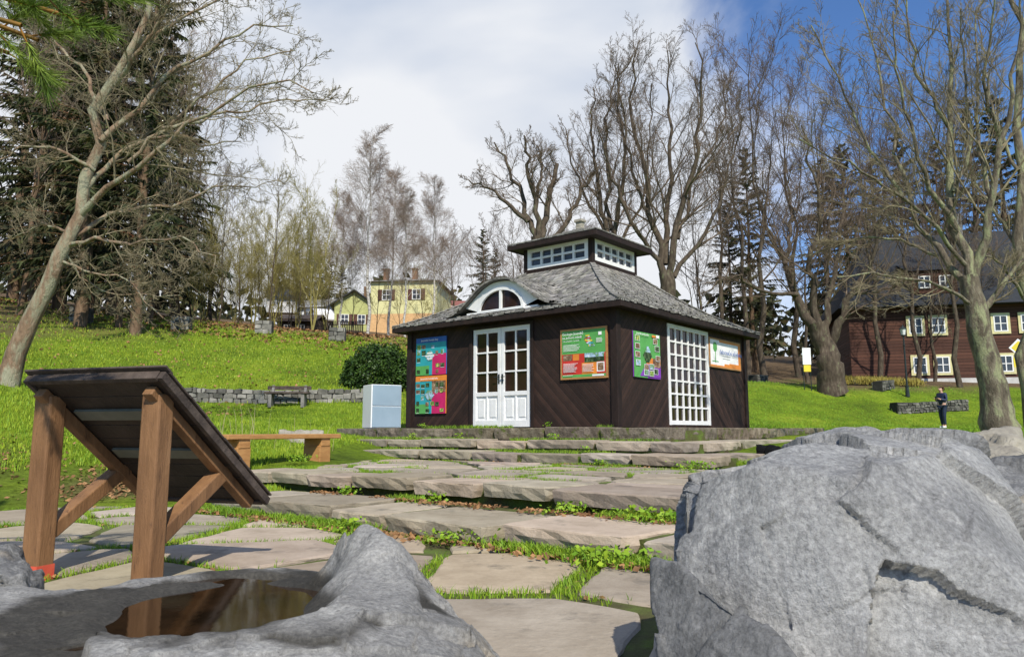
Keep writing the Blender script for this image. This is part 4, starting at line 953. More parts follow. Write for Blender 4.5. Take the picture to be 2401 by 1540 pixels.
# right tree
D=14.0; tr=px(D,[(2350,1015),(2335,930),(2310,830),(2292,750),(2272,650)])
ch=[(tr,[.34,.25,.215,.20,.17])]
for l,dd,r0 in (([(2277,665),(2240,500),(2220,330),(2235,150),(2225,0),(2220,-120)],.5,.10),([(2280,660),(2320,500),(2350,300),(2385,100),(2400,-60)],-1,.095),([(2280,680),(2200,600),(2130,480),(2100,330),(2060,150),(2000,-20)],1.5,.075),
  ([(2262,620),(2180,520),(2080,440),(1980,380),(1880,330)],-1.5,.045),([(2245,540),(2150,380),(2110,200),(2090,30)],-1,.055),([(2300,740),(2370,640),(2440,560)],0,.07),([(2288,720),(2200,665),(2080,640),(1960,650)],-1,.038),
  ([(2330,480),(2290,330),(2290,150),(2300,-40)],1,.05),([(2200,600),(2100,560),(1990,560),(1890,600)],1,.03),([(2225,300),(2150,180),(2130,60),(2120,-60)],-.5,.042),([(2350,330),(2300,200),(2330,50),(2340,-60)],-1,.042),([(2120,470),(2030,330),(1960,180),(1900,60)],0,.035),([(2235,450),(2280,330),(2260,180),(2250,20)],0,.042)):
    ch.append((px(D,l,dd),rads(r0,.012,len(l))))
lev=[dict(n=12,len=.38,ang=.6,k=7,trop=.06,wig=.12,rr=.38,minr=.009),dict(n=8,len=.45,ang=.6,k=5,trop=.06,wig=.14,rr=.5,minr=.0055),dict(n=6,len=.45,ang=.6,k=4,trop=.05,wig=.14,minr=.004,rr=.6),dict(n=3,len=.5,ang=.6,k=3,trop=.06,wig=.15,minr=.003,rr=.6)]
tree_from('bare_tree','large bare tree with lichen covered grey trunk',tr[0],ch,lev,M_bark,M_twigl,2)
D=16.; tr=px(D,[(2420,1000),(2405,750),(2385,480),(2390,250),(2401,50),(2390,-100)])
ch=[(tr,[.16,.13,.10,.08,.06,.04])]+[(px(D,l,dd),rads(.04,.012,len(l))) for l,dd in (([(2395,600),(2340,500),(2280,420),(2230,380)],1),([(2388,400),(2330,280),(2310,150),(2290,20)],1),([(2392,300),(2450,180),(2480,50)],-1),([(2400,700),(2350,620),(2300,590)],-1))]
tree_from('bare_tree','slim bare tree with mossy grey bark',tr[0],ch,lev[:3],M_bark,M_twigl,3)
# big lindens behind pavilion
levL=[dict(n=14,len=.34,ang=.6,k=7,trop=.09,wig=.15,rr=.40,minr=.018,t0=.12,maxr=.055),dict(n=9,len=.44,ang=.65,k=5,trop=.06,wig=.16,rr=.5,minr=.010,maxr=.022),dict(n=7,len=.46,ang=.65,k=4,trop=.05,wig=.17,minr=.0065,rr=.6),dict(n=5,len=.5,ang=.6,k=3,trop=.04,wig=.17,minr=.005,rr=.6)]
D=35.; c=W(1568,1000,D); b0=np.array([c[0],D,Gz(c[0],D)]); tr=[b0]+px(D,[(1566,760),(1562,640)])
ch=[(tr,[.60,.42,.35])]
for l,dd,r0 in (([(1562,660),(1520,500),(1500,350),(1480,200),(1500,105)],1,.18),([(1566,650),(1600,480),(1640,330),(1650,180),(1620,95)],-1.5,.18),([(1560,620),(1570,420),(1570,250),(1560,125)],2,.16),([(1580,650),(1660,540),(1710,400),(1735,270)],1,.125),([(1552,640),(1470,500),(1420,380),(1400,300)],-2,.125),([(1590,560),(1620,440),(1690,300),(1700,190)],2,.09),([(1530,540),(1480,400),(1455,260),(1450,150)],-1,.09)):
    ch.append((px(D,l,dd),rads(r0,.028,len(l))))
tree_from('linden_tree','tall bare linden with spreading limbs behind the pavilion',b0,ch,levL,M_barkd,M_twig,4,wg=.01)
D=37.; c=W(1440,1000,D); b0=np.array([c[0],D,Gz(c[0],D)]); tr=[b0]+px(D,[(1438,700),(1432,560)])
ch=[(tr,[.5,.35,.28])]
for l,dd,r0 in (([(1432,580),(1400,430),(1385,300),(1395,200)],1,.145),([(1436,570),(1465,420),(1450,270),(1440,150)],-1.5,.145),([(1430,560),(1370,470),(1340,380),(1325,300)],2,.10),([(1434,540),(1425,400),(1420,250),(1480,130)],1,.11),([(1438,600),(1500,480),(1520,350),(1530,200)],2,.09)):
    ch.append((px(D,l,dd),rads(r0,.028,len(l))))
tree_from('linden_tree','tall bare linden with upright forked limbs',b0,ch,levL,M_barkd,M_twig,5,wg=.01)
D=33.; c=W(1265,1000,D); b0=np.array([c[0],D,Gz(c[0],D)]); tr=[b0]+px(D,[(1268,700),(1262,565)])
ch=[(tr,[.5,.38,.32])]
for l,dd,r0,r1 in (([(1258,580),(1228,480),(1190,380),(1160,330)],1,.15,.035),([(1262,570),(1255,450),(1235,350),(1225,310)],-1,.15,.035),([(1265,570),(1290,460),(1305,385)],1,.17,.10),([(1238,520),(1185,480),(1150,440),(1095,425)],0,.12,.03),([(1270,600),(1330,520),(1355,460),(1390,400)],1,.14,.07),([(1255,480),(1270,400),(1262,340)],1,.10,.03)):
    ch.append((px(D,l,dd),rads(r0,r1,len(l))))
tree_from('old_tree','old pollarded bare tree with broken limbs',b0,ch,[dict(n=10,len=.42,ang=.7,k=6,trop=.10,wig=.2,rr=.33,minr=.018,t0=.3,maxr=.05),dict(n=8,len=.5,ang=.7,k=5,trop=.05,wig=.18,rr=.5,minr=.010),dict(n=7,len=.5,ang=.7,k=4,trop=.04,wig=.18,minr=.0065),dict(n=4,len=.5,ang=.6,k=3,trop=.04,wig=.18,minr=.005)],M_barkd,M_twig,6,wg=.014)
D=38.; c=W(1952,912,D); b0=np.array([c[0],D,Gz(c[0],D)-.1]); tr=[b0]+px(D,[(1942,830),(1915,755)])
ch=[(tr,[.78,.55,.46])]
for l,dd,r0 in (([(1915,770),(1870,690),(1840,620),(1800,520),(1790,400)],1,.28),([(1918,760),(1900,640),(1930,520),(1900,400),(1890,300)],-1,.22),([(1940,820),(1985,700),(2040,640),(2060,540),(2100,450)],-2,.24),([(1928,780),(1960,650),(1970,500),(2000,350)],1,.19),([(1870,690),(1780,680),(1710,640),(1650,690)],-2,.11),([(1990,690),(2080,680),(2150,640)],0,.11),([(1840,620),(1860,500),(1840,380)],2,.13)):
    ch.append((px(D,l,dd),rads(r0,.03,len(l))))
tree_from('old_tree','gnarled dark old tree with twisted limbs on lawn',b0,ch,levL,M_barkd,M_twig,7,wg=.016)
def generic(name,label,H,r0,seed,levels,mt,mc,nl=7,spread=.5,t0=.3,group=None,stems=1,lean=.03,loc=(0,0,0),cat='tree',llen=.55,lrr=.4,trop=.16,pw=.8):
    rg=np.random.default_rng(seed); base=np.array(loc,float); ch=[]
    for s_ in range(stems):
        a=rg.uniform(0,2*np.pi); ln=lean*H*(1+2*(stems>1)); k=6
        pts=[base+np.array([math.cos(a)*ln*(j/5)**1.2+rg.normal(0,.008*H)*(j>0),math.sin(a)*ln*(j/5)**1.2+rg.normal(0,.008*H)*(j>0),H*j/5]) for j in range(k)]
        ch.append((pts,rads(r0,.012,k)))
        P=np.array([pts]); R_=np.array([rads(r0,.03,k)])
        Q,q=sprout(rg,P,R_,nl,t0,.97,llen,spread,6,trop,.09,lrr,.02 if r0>.1 else .012,pw)
        for j in range(len(Q)): ch.append((list(Q[j]),list(q[j])))
    return tree_from(name,label,base,ch,levels,mt,mc,seed+1,group=group,K=9)
GRP='bare trees of the surrounding wood'
lg=[dict(n=11,len=.38,ang=.65,k=5,trop=.08,wig=.13,rr=.42,minr=.014,maxr=.04),dict(n=8,len=.45,ang=.65,k=4,trop=.06,wig=.15,rr=.5,minr=.0085),dict(n=6,len=.5,ang=.65,k=3,trop=.05,wig=.16,minr=.006)]
def copies(proto,places,first=True):
    kids=list(proto.children)
    for k,(x,y,sc,rz) in enumerate(places):
        if k==0 and first:
            proto.location=(x,y,Gz(x,y)-.1); proto.scale=(sc,)*3; proto.rotation_euler=(0,0,rz); continue
        n_=proto.copy(); COL.objects.link(n_); n_.location=(x,y,Gz(x,y)-.1); n_.scale=(sc,)*3; n_.rotation_euler=(0,0,rz)
        for c_ in kids:
            m_=c_.copy(); m_.parent=n_; COL.objects.link(m_)
def pl(u,D,sc=1.): return ((u-1200)/1766*D,D,sc,random.uniform(0,6.28))
t1=generic('bare_tree','tall bare tree in the dense wood',19,.20,20,lg,M_barkd,M_twig,nl=12,spread=.5,group=GRP)
copies(t1,[pl(1800,44,1.05),pl(1880,50,1.1),pl(1760,47,1.0),pl(2050,56,1.15),pl(2200,60,1.1),pl(2330,58,1.1),pl(1960,60,1.2),pl(2120,66,1.2),pl(1700,52,1.0),pl(2070,43,.85),pl(2160,44,.8),pl(2260,42,.85)])
t6=generic('bare_tree','warm brown bare tree on the wooded slope',18,.2,26,lg,M_barkw,M_twigr,nl=13,spread=.55,group=GRP)
copies(t6,[pl(70,36,.95),pl(190,38,1.0),pl(330,37,.9),pl(20,33,.85),pl(260,34,.8),pl(400,44,.85)])
t2=generic('bare_tree','bare tree with rounded crown in the wood',13,.15,24,lg,M_barkd,M_twig,nl=12,spread=.75,group=GRP,t0=.2)
copies(t2,[pl(1340,55,.8),pl(1200,62,.85),pl(1130,68,.85),pl(1250,70,1.0),pl(1060,72,.8),pl(480,50,.85),pl(1650,50,1.),pl(1450,60,1.0),pl(1900,46,.9),pl(700,78,.9),pl(2000,66,1.4),pl(2200,46,.8),pl(2300,47,.8)])
lb=[dict(n=13,len=.75,ang=.55,k=5,trop=.02,wig=.10,rr=.4,minr=.007,maxr=.013,pw=.6),dict(n=9,len=.55,ang=.6,k=4,trop=-.07,wig=.12,rr=.5,minr=.0045),dict(n=7,len=.55,ang=.6,k=3,trop=-.12,wig=.12,minr=.0036)]
t3=generic('birch_tree','slender bare birch with reddish twigs by the house',13,.11,30,lb,M_birch,M_twigr,nl=24,spread=.75,t0=.22,group='birches near the houses',llen=.24,lrr=.25,trop=.14,pw=.85)
copies(t3,[pl(855,46,1.02),pl(1012,48,.86),pl(905,50,.92),pl(790,50,.78),pl(945,44,.72)])
ls=[dict(n=9,len=.45,ang=.6,k=5,trop=.06,wig=.15,rr=.45,minr=.009,maxr=.018),dict(n=7,len=.5,ang=.7,k=4,trop=.03,wig=.17,rr=.5,minr=.006),dict(n=4,len=.5,ang=.7,k=3,trop=.03,wig=.17,minr=.005)]
t4=generic('young_tree','young olive bare saplings on the crest',8.5,.05,36,ls,M_twigo,M_twigo,nl=8,spread=.6,t0=.12,stems=3,lean=.05,group='young trees on the slope crest',llen=.42,trop=.10)
t5=generic('young_tree','single young bare tree with olive twigs',10,.06,46,ls,M_barkd,M_twigo,nl=16,spread=.7,t0=.2,stems=1,lean=.04,group='young trees on the slope crest',llen=.4,trop=.08)
pls=[];pl5=[]
for k in range(15): pls.append(pl(400+25*k+random.uniform(-15,15),random.uniform(42,58),random.uniform(.5,1.05)))
for k in range(14): pl5.append(pl(390+29*k+random.uniform(-18,18),random.uniform(42,60),random.uniform(.55,1.05)))
pl5+=[pl(820,52,.6),pl(880,55,.65),pl(930,58,.6),pl(985,56,.6),pl(1030,60,.6)]
copies(t4,pls); copies(t5,pl5)
# spruces
def spruce(seed,H=20,Lm=3.6,low=.12,m=44):
    rg=np.random.default_rng(seed); e=empty('spruce_tree',(0,0,0),label='tall dark spruce with drooping branches',category='tree',group='spruces in the wood')
    P=np.array([[[rg.normal(0,.03),rg.normal(0,.03),H*j/8] for j in range(9)]]); R_=np.array([list(np.linspace(.26,.02,9))])
    V,F=tubes(P,R_,8); mk('trunk',V,[F],M_barkw,smooth=True,parent=e)
    nb=int(H*8.5); t=low+(1-low)*(np.arange(nb)+rg.uniform(0,1,nb))/nb
    a=rg.uniform(0,2*np.pi,nb); Ln=(Lm*(1-t)**.7+.25)*rg.uniform(.5,1.3,nb); k=6
    Q=np.empty((nb,k,3)); d=np.c_[np.cos(a),np.sin(a),.15+.5*t]
    Q[:,0]=np.c_[0*a,0*a,t*H]
    for j in range(1,k):
        d[:,2]-=.16*(1-t)+.03; dd=d/np.linalg.norm(d,axis=1,keepdims=True); Q[:,j]=Q[:,j-1]+dd*(Ln/(k-1))[:,None]
    V,F=tubes(Q,np.repeat(np.linspace(.03,.008,k)[None],nb,0),3); o1=(V,[F],np.full((len(V),3),1.0)*np.array([2.0,1.1,1.2]))
    ii=np.repeat(np.arange(nb),m); s=rg.uniform(.12,1,len(ii))*(k-1)*.999; j=np.floor(s).astype(int); f=(s-j)[:,None]
    p=Q[ii,j]*(1-f)+Q[ii,j+1]*f; side=np.c_[-np.sin(a[ii]),np.cos(a[ii]),0*a[ii]]*rg.choice([-1,1],len(ii))[:,None]; out=np.c_[np.cos(a[ii]),np.sin(a[ii]),0*a[ii]]
    l=(.27+.32*rg.uniform(0,1,len(ii)))*(Ln[ii]/Lm*.8+.38)
    dv_=side*rg.uniform(.2,1,(len(ii),1))+out*rg.uniform(.1,.8,(len(ii),1)); dv_[:,2]-=rg.uniform(.2,1.1,len(ii)); dv_/=np.linalg.norm(dv_,axis=1,keepdims=True)
    wv=rg.normal(0,1,(len(ii),3)); wv-=dv_*np.sum(wv*dv_,1,keepdims=True); wv/=np.linalg.norm(wv,axis=1,keepdims=True); wv*=.035+.035*rg.uniform(0,1,(len(ii),1))
    tip=p+dv_*l[:,None]; V=np.stack([p-wv,p+wv,tip],1).reshape(-1,3); F=np.arange(len(V)).reshape(-1,3)
    cb=rg.uniform(.4,1.7,nb)[ii][:,None]*rg.uniform(.7,1.3,(len(ii),1)); c=np.repeat(cb,3,1); c=np.repeat(c,3,0)
    V,Fl,T=merge([o1,(V,[F],c)]); mk('crown',V,Fl,M_spruce,tint=T,parent=e)
    return e
s1=spruce(3,low=.11,m=56,Lm=3.9); copies(s1,[pl(300,33,1.0),pl(170,33,1.1),pl(50,36,1.15),pl(385,44,.8),pl(1775,54,.85),pl(2010,60,.95),pl(2330,70,1.3),pl(235,38,1.15),pl(110,37,1.15)])
s2=spruce(8,17,3.2,.06,m=52); copies(s2,[pl(120,44,1.35),pl(0,42,1.3),pl(1960,64,1.1),pl(2150,72,1.35),pl(2240,66,1.2),pl(2400,62,1.4),pl(1725,58,.8),pl(1130,95,.9),pl(1160,100,.8),pl(760,110,.8),pl(735,105,.8),pl(710,115,.9),pl(680,108,.8),pl(790,118,.8),pl(340,50,1.2),pl(2080,80,1.3),pl(200,46,1.35)])
rg=np.random.default_rng(99); wl=[]
n_=900; az=rg.uniform(-.95,.95,n_); dd=rg.uniform(115,200,n_); x=az*dd; y=dd; z=G(x,y)
for k in range(14):
    hgt=rg.uniform(0,1,n_); q=np.c_[x+rg.normal(0,1.4,n_)*(1-hgt),y+rg.normal(0,1.4,n_),z+hgt*12]; wl.append(scraps(q,2.2,rg,1.2,(.5,.5,.5),(1.6,1.4,1.3)))
V,Fl,T=merge(wl); mk('distant_wood',V,Fl,M_spruce,tint=T,kind='stuff',label='far off dark wood on the hill',category='wood')
# bush
c=W(885,890,27.5); hb=np.array([c[0],27.5,Gz(c[0],27.5)-.1])
e=empty('round_bush',hb,label='dense dark green rounded evergreen bush beside pavilion',category='bush')
n_=18000; v=rg.normal(0,1,(n_,3)); v/=np.linalg.norm(v,axis=1,keepdims=True); v[:,2]=np.abs(v[:,2]); lump=1+.14*fbm(v*2,2.0,4,3)
q=v*np.array([1.3,1.0,1.65])*lump[:,None]*rg.uniform(.82,1.02,(n_,1)); V,Fl,T=scraps(q,.10,rg,1.,(.4,.4,.4),(1.7,1.6,1.5)); mk('foliage',V,Fl,M_hedge,tint=T,parent=e)
V,F=tubes(np.array([[[.0,0,-.1],[0,.02,.3],[.02,0,.8]]]),np.array([[.08,.07,.03]]),8); mk('trunk',V,[F],M_barkd,parent=e)
n_=5000; x=rg.uniform(17.4,23.0,n_); y=42+rg.normal(0,.3,n_); z=G(x,y)+rg.uniform(0,.3,n_); V,Fl,T=blades(np.c_[x,y,z],.22,.025,rg,lean=.6); mk('yellow_hedge',V,Fl,M_forsy,tint=T,label='low yellowish hedge in front of the timber house',category='hedge')
x=rng.normal(-4.6,.6,46); y=rng.normal(13.6,.5,46); V,Fl,T=blades(np.c_[x,y,G(x,y)],.55,.008,rng,lean=.5); mk('dry_stalks',V,Fl,M_straw,tint=T,kind='stuff',label='dry pale plant stalks in the lawn',category='plant')
# pine with low hanging boughs
rg=np.random.default_rng(12)
pb0=np.array([-4.3,2.6,-.05]); e=empty('pine_tree',pb0,label='pine with low hanging green needle branches',category='tree')
P=np.array([[[0,0,0],[.05,0,1.5],[0,.05,3],[.05,0,4.5],[0,0,6]]],float); V,F=tubes(P,np.array([[.2,.17,.14,.1,.05]]),10); mk('trunk',V,[F],M_barkr,smooth=True,parent=e)
brs=[]
for (z0,tp) in ((2.6,W(165,40,3.1)),(2.9,W(110,-10,3.0)),(2.7,W(90,95,3.2)),(3.0,W(215,0,3.3)),(2.5,W(50,60,2.9)),(2.6,W(20,125,3.0))):
    a=pb0+np.array([0,0,z0]); tpp=np.array(tp); pts=[a+(tpp-a)*s+np.array([0,0,.2*math.sin(s*math.pi)]) for s in np.linspace(0,1,8)]
    brs.append(np.array(pts)-pb0)
P=np.stack(brs); R_=np.repeat(np.linspace(.03,.009,8)[None],len(brs),0)
Q,q=sprout(rg,P,R_,9,.45,1,.13,.7,5,.03,.1,.5,.004,.2)
V1,F1=tubes(P,R_,6); V2,F2=tubes(Q,q,4)
m=260; ii=np.repeat(np.arange(len(Q)),m); s=rg.uniform(.25,1,len(ii))*(4)*.999; j=np.floor(s).astype(int); f=(s-j)[:,None]
p=Q[ii,j]*(1-f)+Q[ii,j+1]*f; tn_=Q[ii,j+1]-Q[ii,j]; tn_/=np.linalg.norm(tn_,axis=1,keepdims=True); dv_=tn_*.9+rg.normal(0,.45,p.shape); dv_/=np.linalg.norm(dv_,axis=1,keepdims=True)
wv=np.cross(dv_,rg.normal(0,1,p.shape)); wv/=np.linalg.norm(wv,axis=1,keepdims=True); wv*=.0018; tip=p+dv_*rg.uniform(.07,.12,(len(p),1))
Vn=np.stack([p-wv,p+wv,tip],1).reshape(-1,3); c=np.repeat(rg.uniform(.5,1.5,(len(p),1)),3,1)
V,Fl,T=merge([(V1,[F1],np.full((len(V1),3),.7)*[2,.7,1]),(V2,[F2],np.full((len(V2),3),.7)*[2.5,.8,1]),(Vn,[np.arange(len(Vn)).reshape(-1,3)],np.repeat(c,3,0))]); mk('crown',V,Fl,M_pine,tint=T,parent=e)

# =================== BUILDINGS
def window_part(parent,x,y,z,w,h,rot,frame,outer=None,cols=2,rws=2,shut=None):
    b_=B(); R4=Matrix.Rotation(rot,3,'Z'); o=Vector((x,y,z))
    def pb(c,s,mi): b_.box(o+R4@Vector(c),s,mi,R4)
    if outer is not None:
        for sx in (-1,1): pb((sx*(w/2+.07),-.03,0),(.14,.06,h+.28),1)
        for sz in (-1,1): pb((0,-.03,sz*(h/2+.07)),(w,.06,.14),1)
    for sx in (-1,1): pb((sx*(w/2-.035),-.045,0),(.07,.06,h),0)
    for sz in (-1,1): pb((0,-.045,sz*(h/2-.035)),(w-.14,.06,.07),0)
    for k in range(1,cols): pb((-w/2+w*k/cols,-.04,0),(.06,.05,h-.14),0)
    for k in range(1,rws): pb((0,-.038,-h/2+h*k/rws),(w-.14,.045,.05),0)
    pb((0,-.012,0),(w-.08,.02,h-.08),2)
    if shut is not None:
        for sx in (-1,1): pb((sx*(w/2+.25),-.03,0),(.42,.05,h+.05),3)
    return b_.make('window',[frame,outer or frame,M_glassb,shut or frame],parent=parent)
cream=flat('cream_frame',(.62,.57,.30)); 
p0=W(1998,890,48.); hx,hy=p0[0],48.; e=empty('timber_house',(hx,hy,3.9),math.radians(-14),label='brown log house with cream window frames and steep slate roof',category='house')
b_=B(); b_.box((9,5,2.55),(18,10,4.7)); b_.make('wall',M_log,parent=e)
b_=B(); b_.box((9,5,-.4),(18.2,10.2,1.2)); b_.make('foundation',M_found,parent=e)
b_=B(); v=[(-.7,-.8,4.75),(18.7,-.8,4.75),(18.7,10.8,4.75),(-.7,10.8,4.75),(2.4,5,10.6),(16.5,5,10.6)]; b_.add(v,[(0,1,5,4),(1,2,5),(2,3,4,5),(3,0,4),(3,2,1,0)]); rfh=b_.make('roof',M_slate,parent=e)
b_=B(); b_.box((8,4.6,11.0),(.8,.8,1.6)); b_.make('chimney',M_wallst,parent=rfh)
b_=B(); b_.box((5.2,1.3,6.35),(2.6,2.6,1.5)); b_.add([(3.6,-.2,7.1),(6.8,-.2,7.1),(6.8,3.2,8.3),(3.6,3.2,8.3)],[(0,1,2,3)],1); b_.make('dormer',[M_log,M_slate],parent=rfh)
for dx in (-.6,.6): window_part(e,5.2+dx,-.02,6.35,.7,.8,0,M_white,None,2,2)
for x in (3.9,5.2,8.7,10.2,13,14.5):
    window_part(e,x,-.02,3.55,.78,1.02,0,M_white,cream,2,2); window_part(e,x+.1,-.02,1.05,.78,1.02,0,M_white,cream,2,2)
cye=flat('yellow_render',(.66,.63,.32)); cor=flat('orange_render',(.64,.40,.19)); shb=flat('brown_shutter',(.10,.045,.03)); cgy=flat('lime_render',(.44,.46,.18))
p0=W(866,790,77.); e=empty('yellow_house',(p0[0],77,p0[2]-1.5),math.radians(-6),label='yellow two storey house with brown shutters and grey roof',category='house')
b_=B(); b_.box((3.5,4,5.6),(7,8,3.4),0); b_.box((3.5,4,1.95),(7.02,8.02,3.9),1); b_.make('wall',[cye,cor],parent=e)
b_=B(); v=[(-.4,-.4,7.3),(7.4,-.4,7.3),(7.4,8.4,7.3),(-.4,8.4,7.3),(2.2,4,8.4),(4.8,4,8.4)]; b_.add(v,[(0,1,5,4),(1,2,5),(2,3,4,5),(3,0,4),(3,2,1,0)]); rfh=b_.make('roof',M_wallst,parent=e)
for x in (.8,4.0):
    b_=B(); b_.box((x,3,8.6),(.55,.55,1.3)); b_.box((x,3,9.25),(.7,.7,.12)); b_.make('chimney',cBr,parent=rfh)
for x in (1.7,4.9): window_part(e,x,-.02,5.9,.9,1.1,0,M_white,None,2,2,shut=shb)
window_part(e,5.4,-.02,2.4,.8,1.0,0,M_white,None,2,2)
p0=W(780,795,84.); e=empty('lime_house',(p0[0],84,p0[2]-1.8),math.radians(8),label='lime yellow house with pitched roof behind birches',category='house')
b_=B(); b_.box((2.2,4,3),(4.4,7,6)); b_.add([(0,.5,6),(4.4,.5,6),(2.2,.5,7.4)],[(0,1,2)]); b_.make('wall',cgy,parent=e)
b_=B(); 
for s_ in (-1,1): b_.beam((2.2+s_*2.7,4,5.75),(2.2,4,7.55),8,.15)
rfh=b_.make('roof',M_slate,parent=e)
b_=B(); b_.box((3.4,3,7.8),(.5,.5,1.4)); b_.make('chimney',cBr,parent=rfh)
for x in (1.2,3.1): window_part(e,x,.48,4.2,.9,1.1,0,M_white,None,2,2,shut=shb)
def simple_house(name,label,u,v,D,w,h,roofh,wm,rm,rot=0):
    p0=W(u,v,D); e=empty(name,(p0[0],D,p0[2]-1),rot,label=label,category='house')
    b_=B(); b_.box((w/2,3,h/2),(w,6,h)); b_.add([(0,0,h),(0,6,h),(0,3,h+roofh)],[(0,2,1)]); b_.add([(w,0,h),(w,6,h),(w,3,h+roofh)],[(0,1,2)]); b_.make('wall',wm,parent=e)
    b_=B(); 
    for s_ in (-1,1):
        b_.add([(-.4,3+s_*3.4,h-.25),(w+.4,3+s_*3.4,h-.25),(w+.4,3,h+roofh+.08),(-.4,3,h+roofh+.08)],[(0,1,2,3) if s_<0 else (3,2,1,0)])
    b_.make('roof',rm,parent=e)
    for x in (w*.3,w*.7): window_part(e,x,-.02,h*.6,.6,.6,0,M_found,None,2,1)
cred=flat('red_tiles',(.25,.08,.06)); cwd=plank_mat('shed_boards','x',.18,(.04,.026,.02),(.085,.058,.043))
simple_house('garden_shed','brown weathered wooden shed by the road',650,775,60,2.7,2.0,.7,cwd,M_weath,.05)
simple_house('distant_house','small house with dark slate roof on the hill',625,715,105,4.2,2.2,2.0,M_found,M_slate,.2)
simple_house('distant_house','white house with pale roof behind the shed',700,745,88,3.2,2.4,1.2,M_white,M_wallst,-.2)
simple_house('distant_house','cottage with red tiled roof beside yellow house',1036,750,92,2.8,2.8,1.1,M_white,cred,.1)
p0=W(748,766,66); e=empty('parked_car',(p0[0],66,Gz(p0[0],66)),math.radians(-62),label='white hatchback car parked beside the shed',category='car')
e.location.z=p0[2]
prf=[(-2.0,.35),(-2.05,.75),(-1.9,1.0),(-1.2,1.08),(-.6,1.48),(.9,1.5),(1.6,1.1),(2.0,1.0),(2.05,.45),(1.95,.3),(-1.9,.3)]
b_=B(); n_=len(prf); b_.add([(x,-.82,z) for x,z in prf]+[(x,.82,z) for x,z in prf],[tuple(range(n_)),tuple(range(2*n_-1,n_-1,-1))]+[(k,n_+k,n_+(k+1)%n_,(k+1)%n_) for k in range(n_)]); b_.make('body',M_white,bevel=.06,parent=e)
b_=B(); b_.add([(-1.15,-.7,1.12),(-1.15,.7,1.12),(-.66,.66,1.46),(-.66,-.66,1.46)],[(0,1,2,3)])
for s_ in (-1,1): b_.add([(-1.0,s_*.835,1.1),(1.3,s_*.835,1.1),(.85,s_*.835,1.42),(-.55,s_*.835,1.42)],[(0,1,2,3)])
b_.make('window',M_glass,parent=e)
for sx in (-1.3,1.3):
    for sy in (-1,1):
        b_=B(); b_.cyl((sx,sy*.62,.32),(sx,sy*.86,.32),.32,.32,18); b_.cyl((sx,sy*.86,.32),(sx,sy*.875,.32),.18,.16,12,1); b_.make('wheel',[cK,M_cabw],parent=e)
for sy in (-1,1): b_=B(); b_.box((-2.0,sy*.6,.8),(.08,.3,.14)); b_.make('headlight',M_glassb,parent=e)
b_=B(); fx0,fx1=W(745,790,52)[0],W(850,790,52)[0]; x=fx0; zb=Gz((fx0+fx1)/2,52)
while x<fx1: b_.box((x-fx0,0,.55),(.08,.03,1.1+random.uniform(-.04,.04))); x+=.13
b_.box(((fx1-fx0)/2,.03,.3),(fx1-fx0,.03,.07)); b_.box(((fx1-fx0)/2,.03,.85),(fx1-fx0,.03,.07)); b_.make('picket_fence',M_weath,loc=(fx0,52,zb),label='dark wooden picket fence in front of the houses',category='fence')
p0=W(2127,918,38); e=empty('street_lamp',(p0[0],38,Gz(p0[0],38)),label='green iron street lamp with lantern head',category='street lamp')
b_=B(); b_.cyl((0,0,0),(0,0,.5),.11,.08,12); b_.cyl((0,0,.5),(0,0,3.1),.05,.035,10); b_.cyl((0,0,.5),(0,0,.56),.1,.1,12); b_.cyl((0,0,2.6),(0,0,2.64),.07,.07,10); b_.make('pole',M_metal,parent=e)
b_=B(); b_.cyl((0,0,3.1),(0,0,3.16),.1,.12,6); b_.cyl((0,0,3.46),(0,0,3.62),.2,.03,6); b_.cyl((0,0,3.62),(0,0,3.72),.02,.01,6)
for k in range(6):
    a=k*math.pi/3; b_.beam((.12*math.cos(a),.12*math.sin(a),3.15),(.18*math.cos(a),.18*math.sin(a),3.47),.015,.015)
b_.make('lamp_head',M_metal,parent=e)
b_=B(); b_.cyl((0,0,3.16),(0,0,3.46),.10,.16,6); b_.make('glass',M_cabw,parent=e)
p0=W(1893,880,38); zg=Gz(p0[0],38); zs=W(1893,835,38)[2]-zg
e=empty('notice_board',(p0[0],38,zg),label='white and yellow notice board on post by the path',category='sign')
b_=B(); b_.box((0,0,zs),(.42,.04,.85)); b_.make('board',cW,parent=e); b_=B(); b_.box((0,-.005,zs-.62),(.36,.04,.34)); b_.make('panel',cY,parent=e)
for s_ in (-1,1): b_=B(); b_.cyl((s_*.18,.04,-.1),(s_*.18,.04,zs+.45),.025,.025,8); b_.make('post',M_metal,parent=e)
p0=W(2392,860,26); zg=Gz(p0[0],26); zs=W(2390,815,26)[2]-zg
e=empty('road_sign',(p0[0],26,zg),math.radians(-10),label='yellow diamond sign with yellow plate below on pole',category='sign')
b_=B(); b_.cyl((0,.03,-.1),(0,.03,zs+.3),.03,.03,10); b_.make('pole',M_metal,parent=e)
b_=B(); R4=Matrix.Rotation(math.pi/4,3,'Y'); b_.box((0,0,zs),(.45,.02,.45),0,R4); b_.box((0,-.012,zs),(.34,.01,.34),1,R4); b_.make('sign_plate',[cW,cY],parent=e)
b_=B(); b_.box((0,0,zs-.52),(.40,.02,.32),1); b_.box((0,-.012,zs-.52),(.2,.01,.05),2); b_.make('sign_plate',[cW,cY,cK],parent=e)
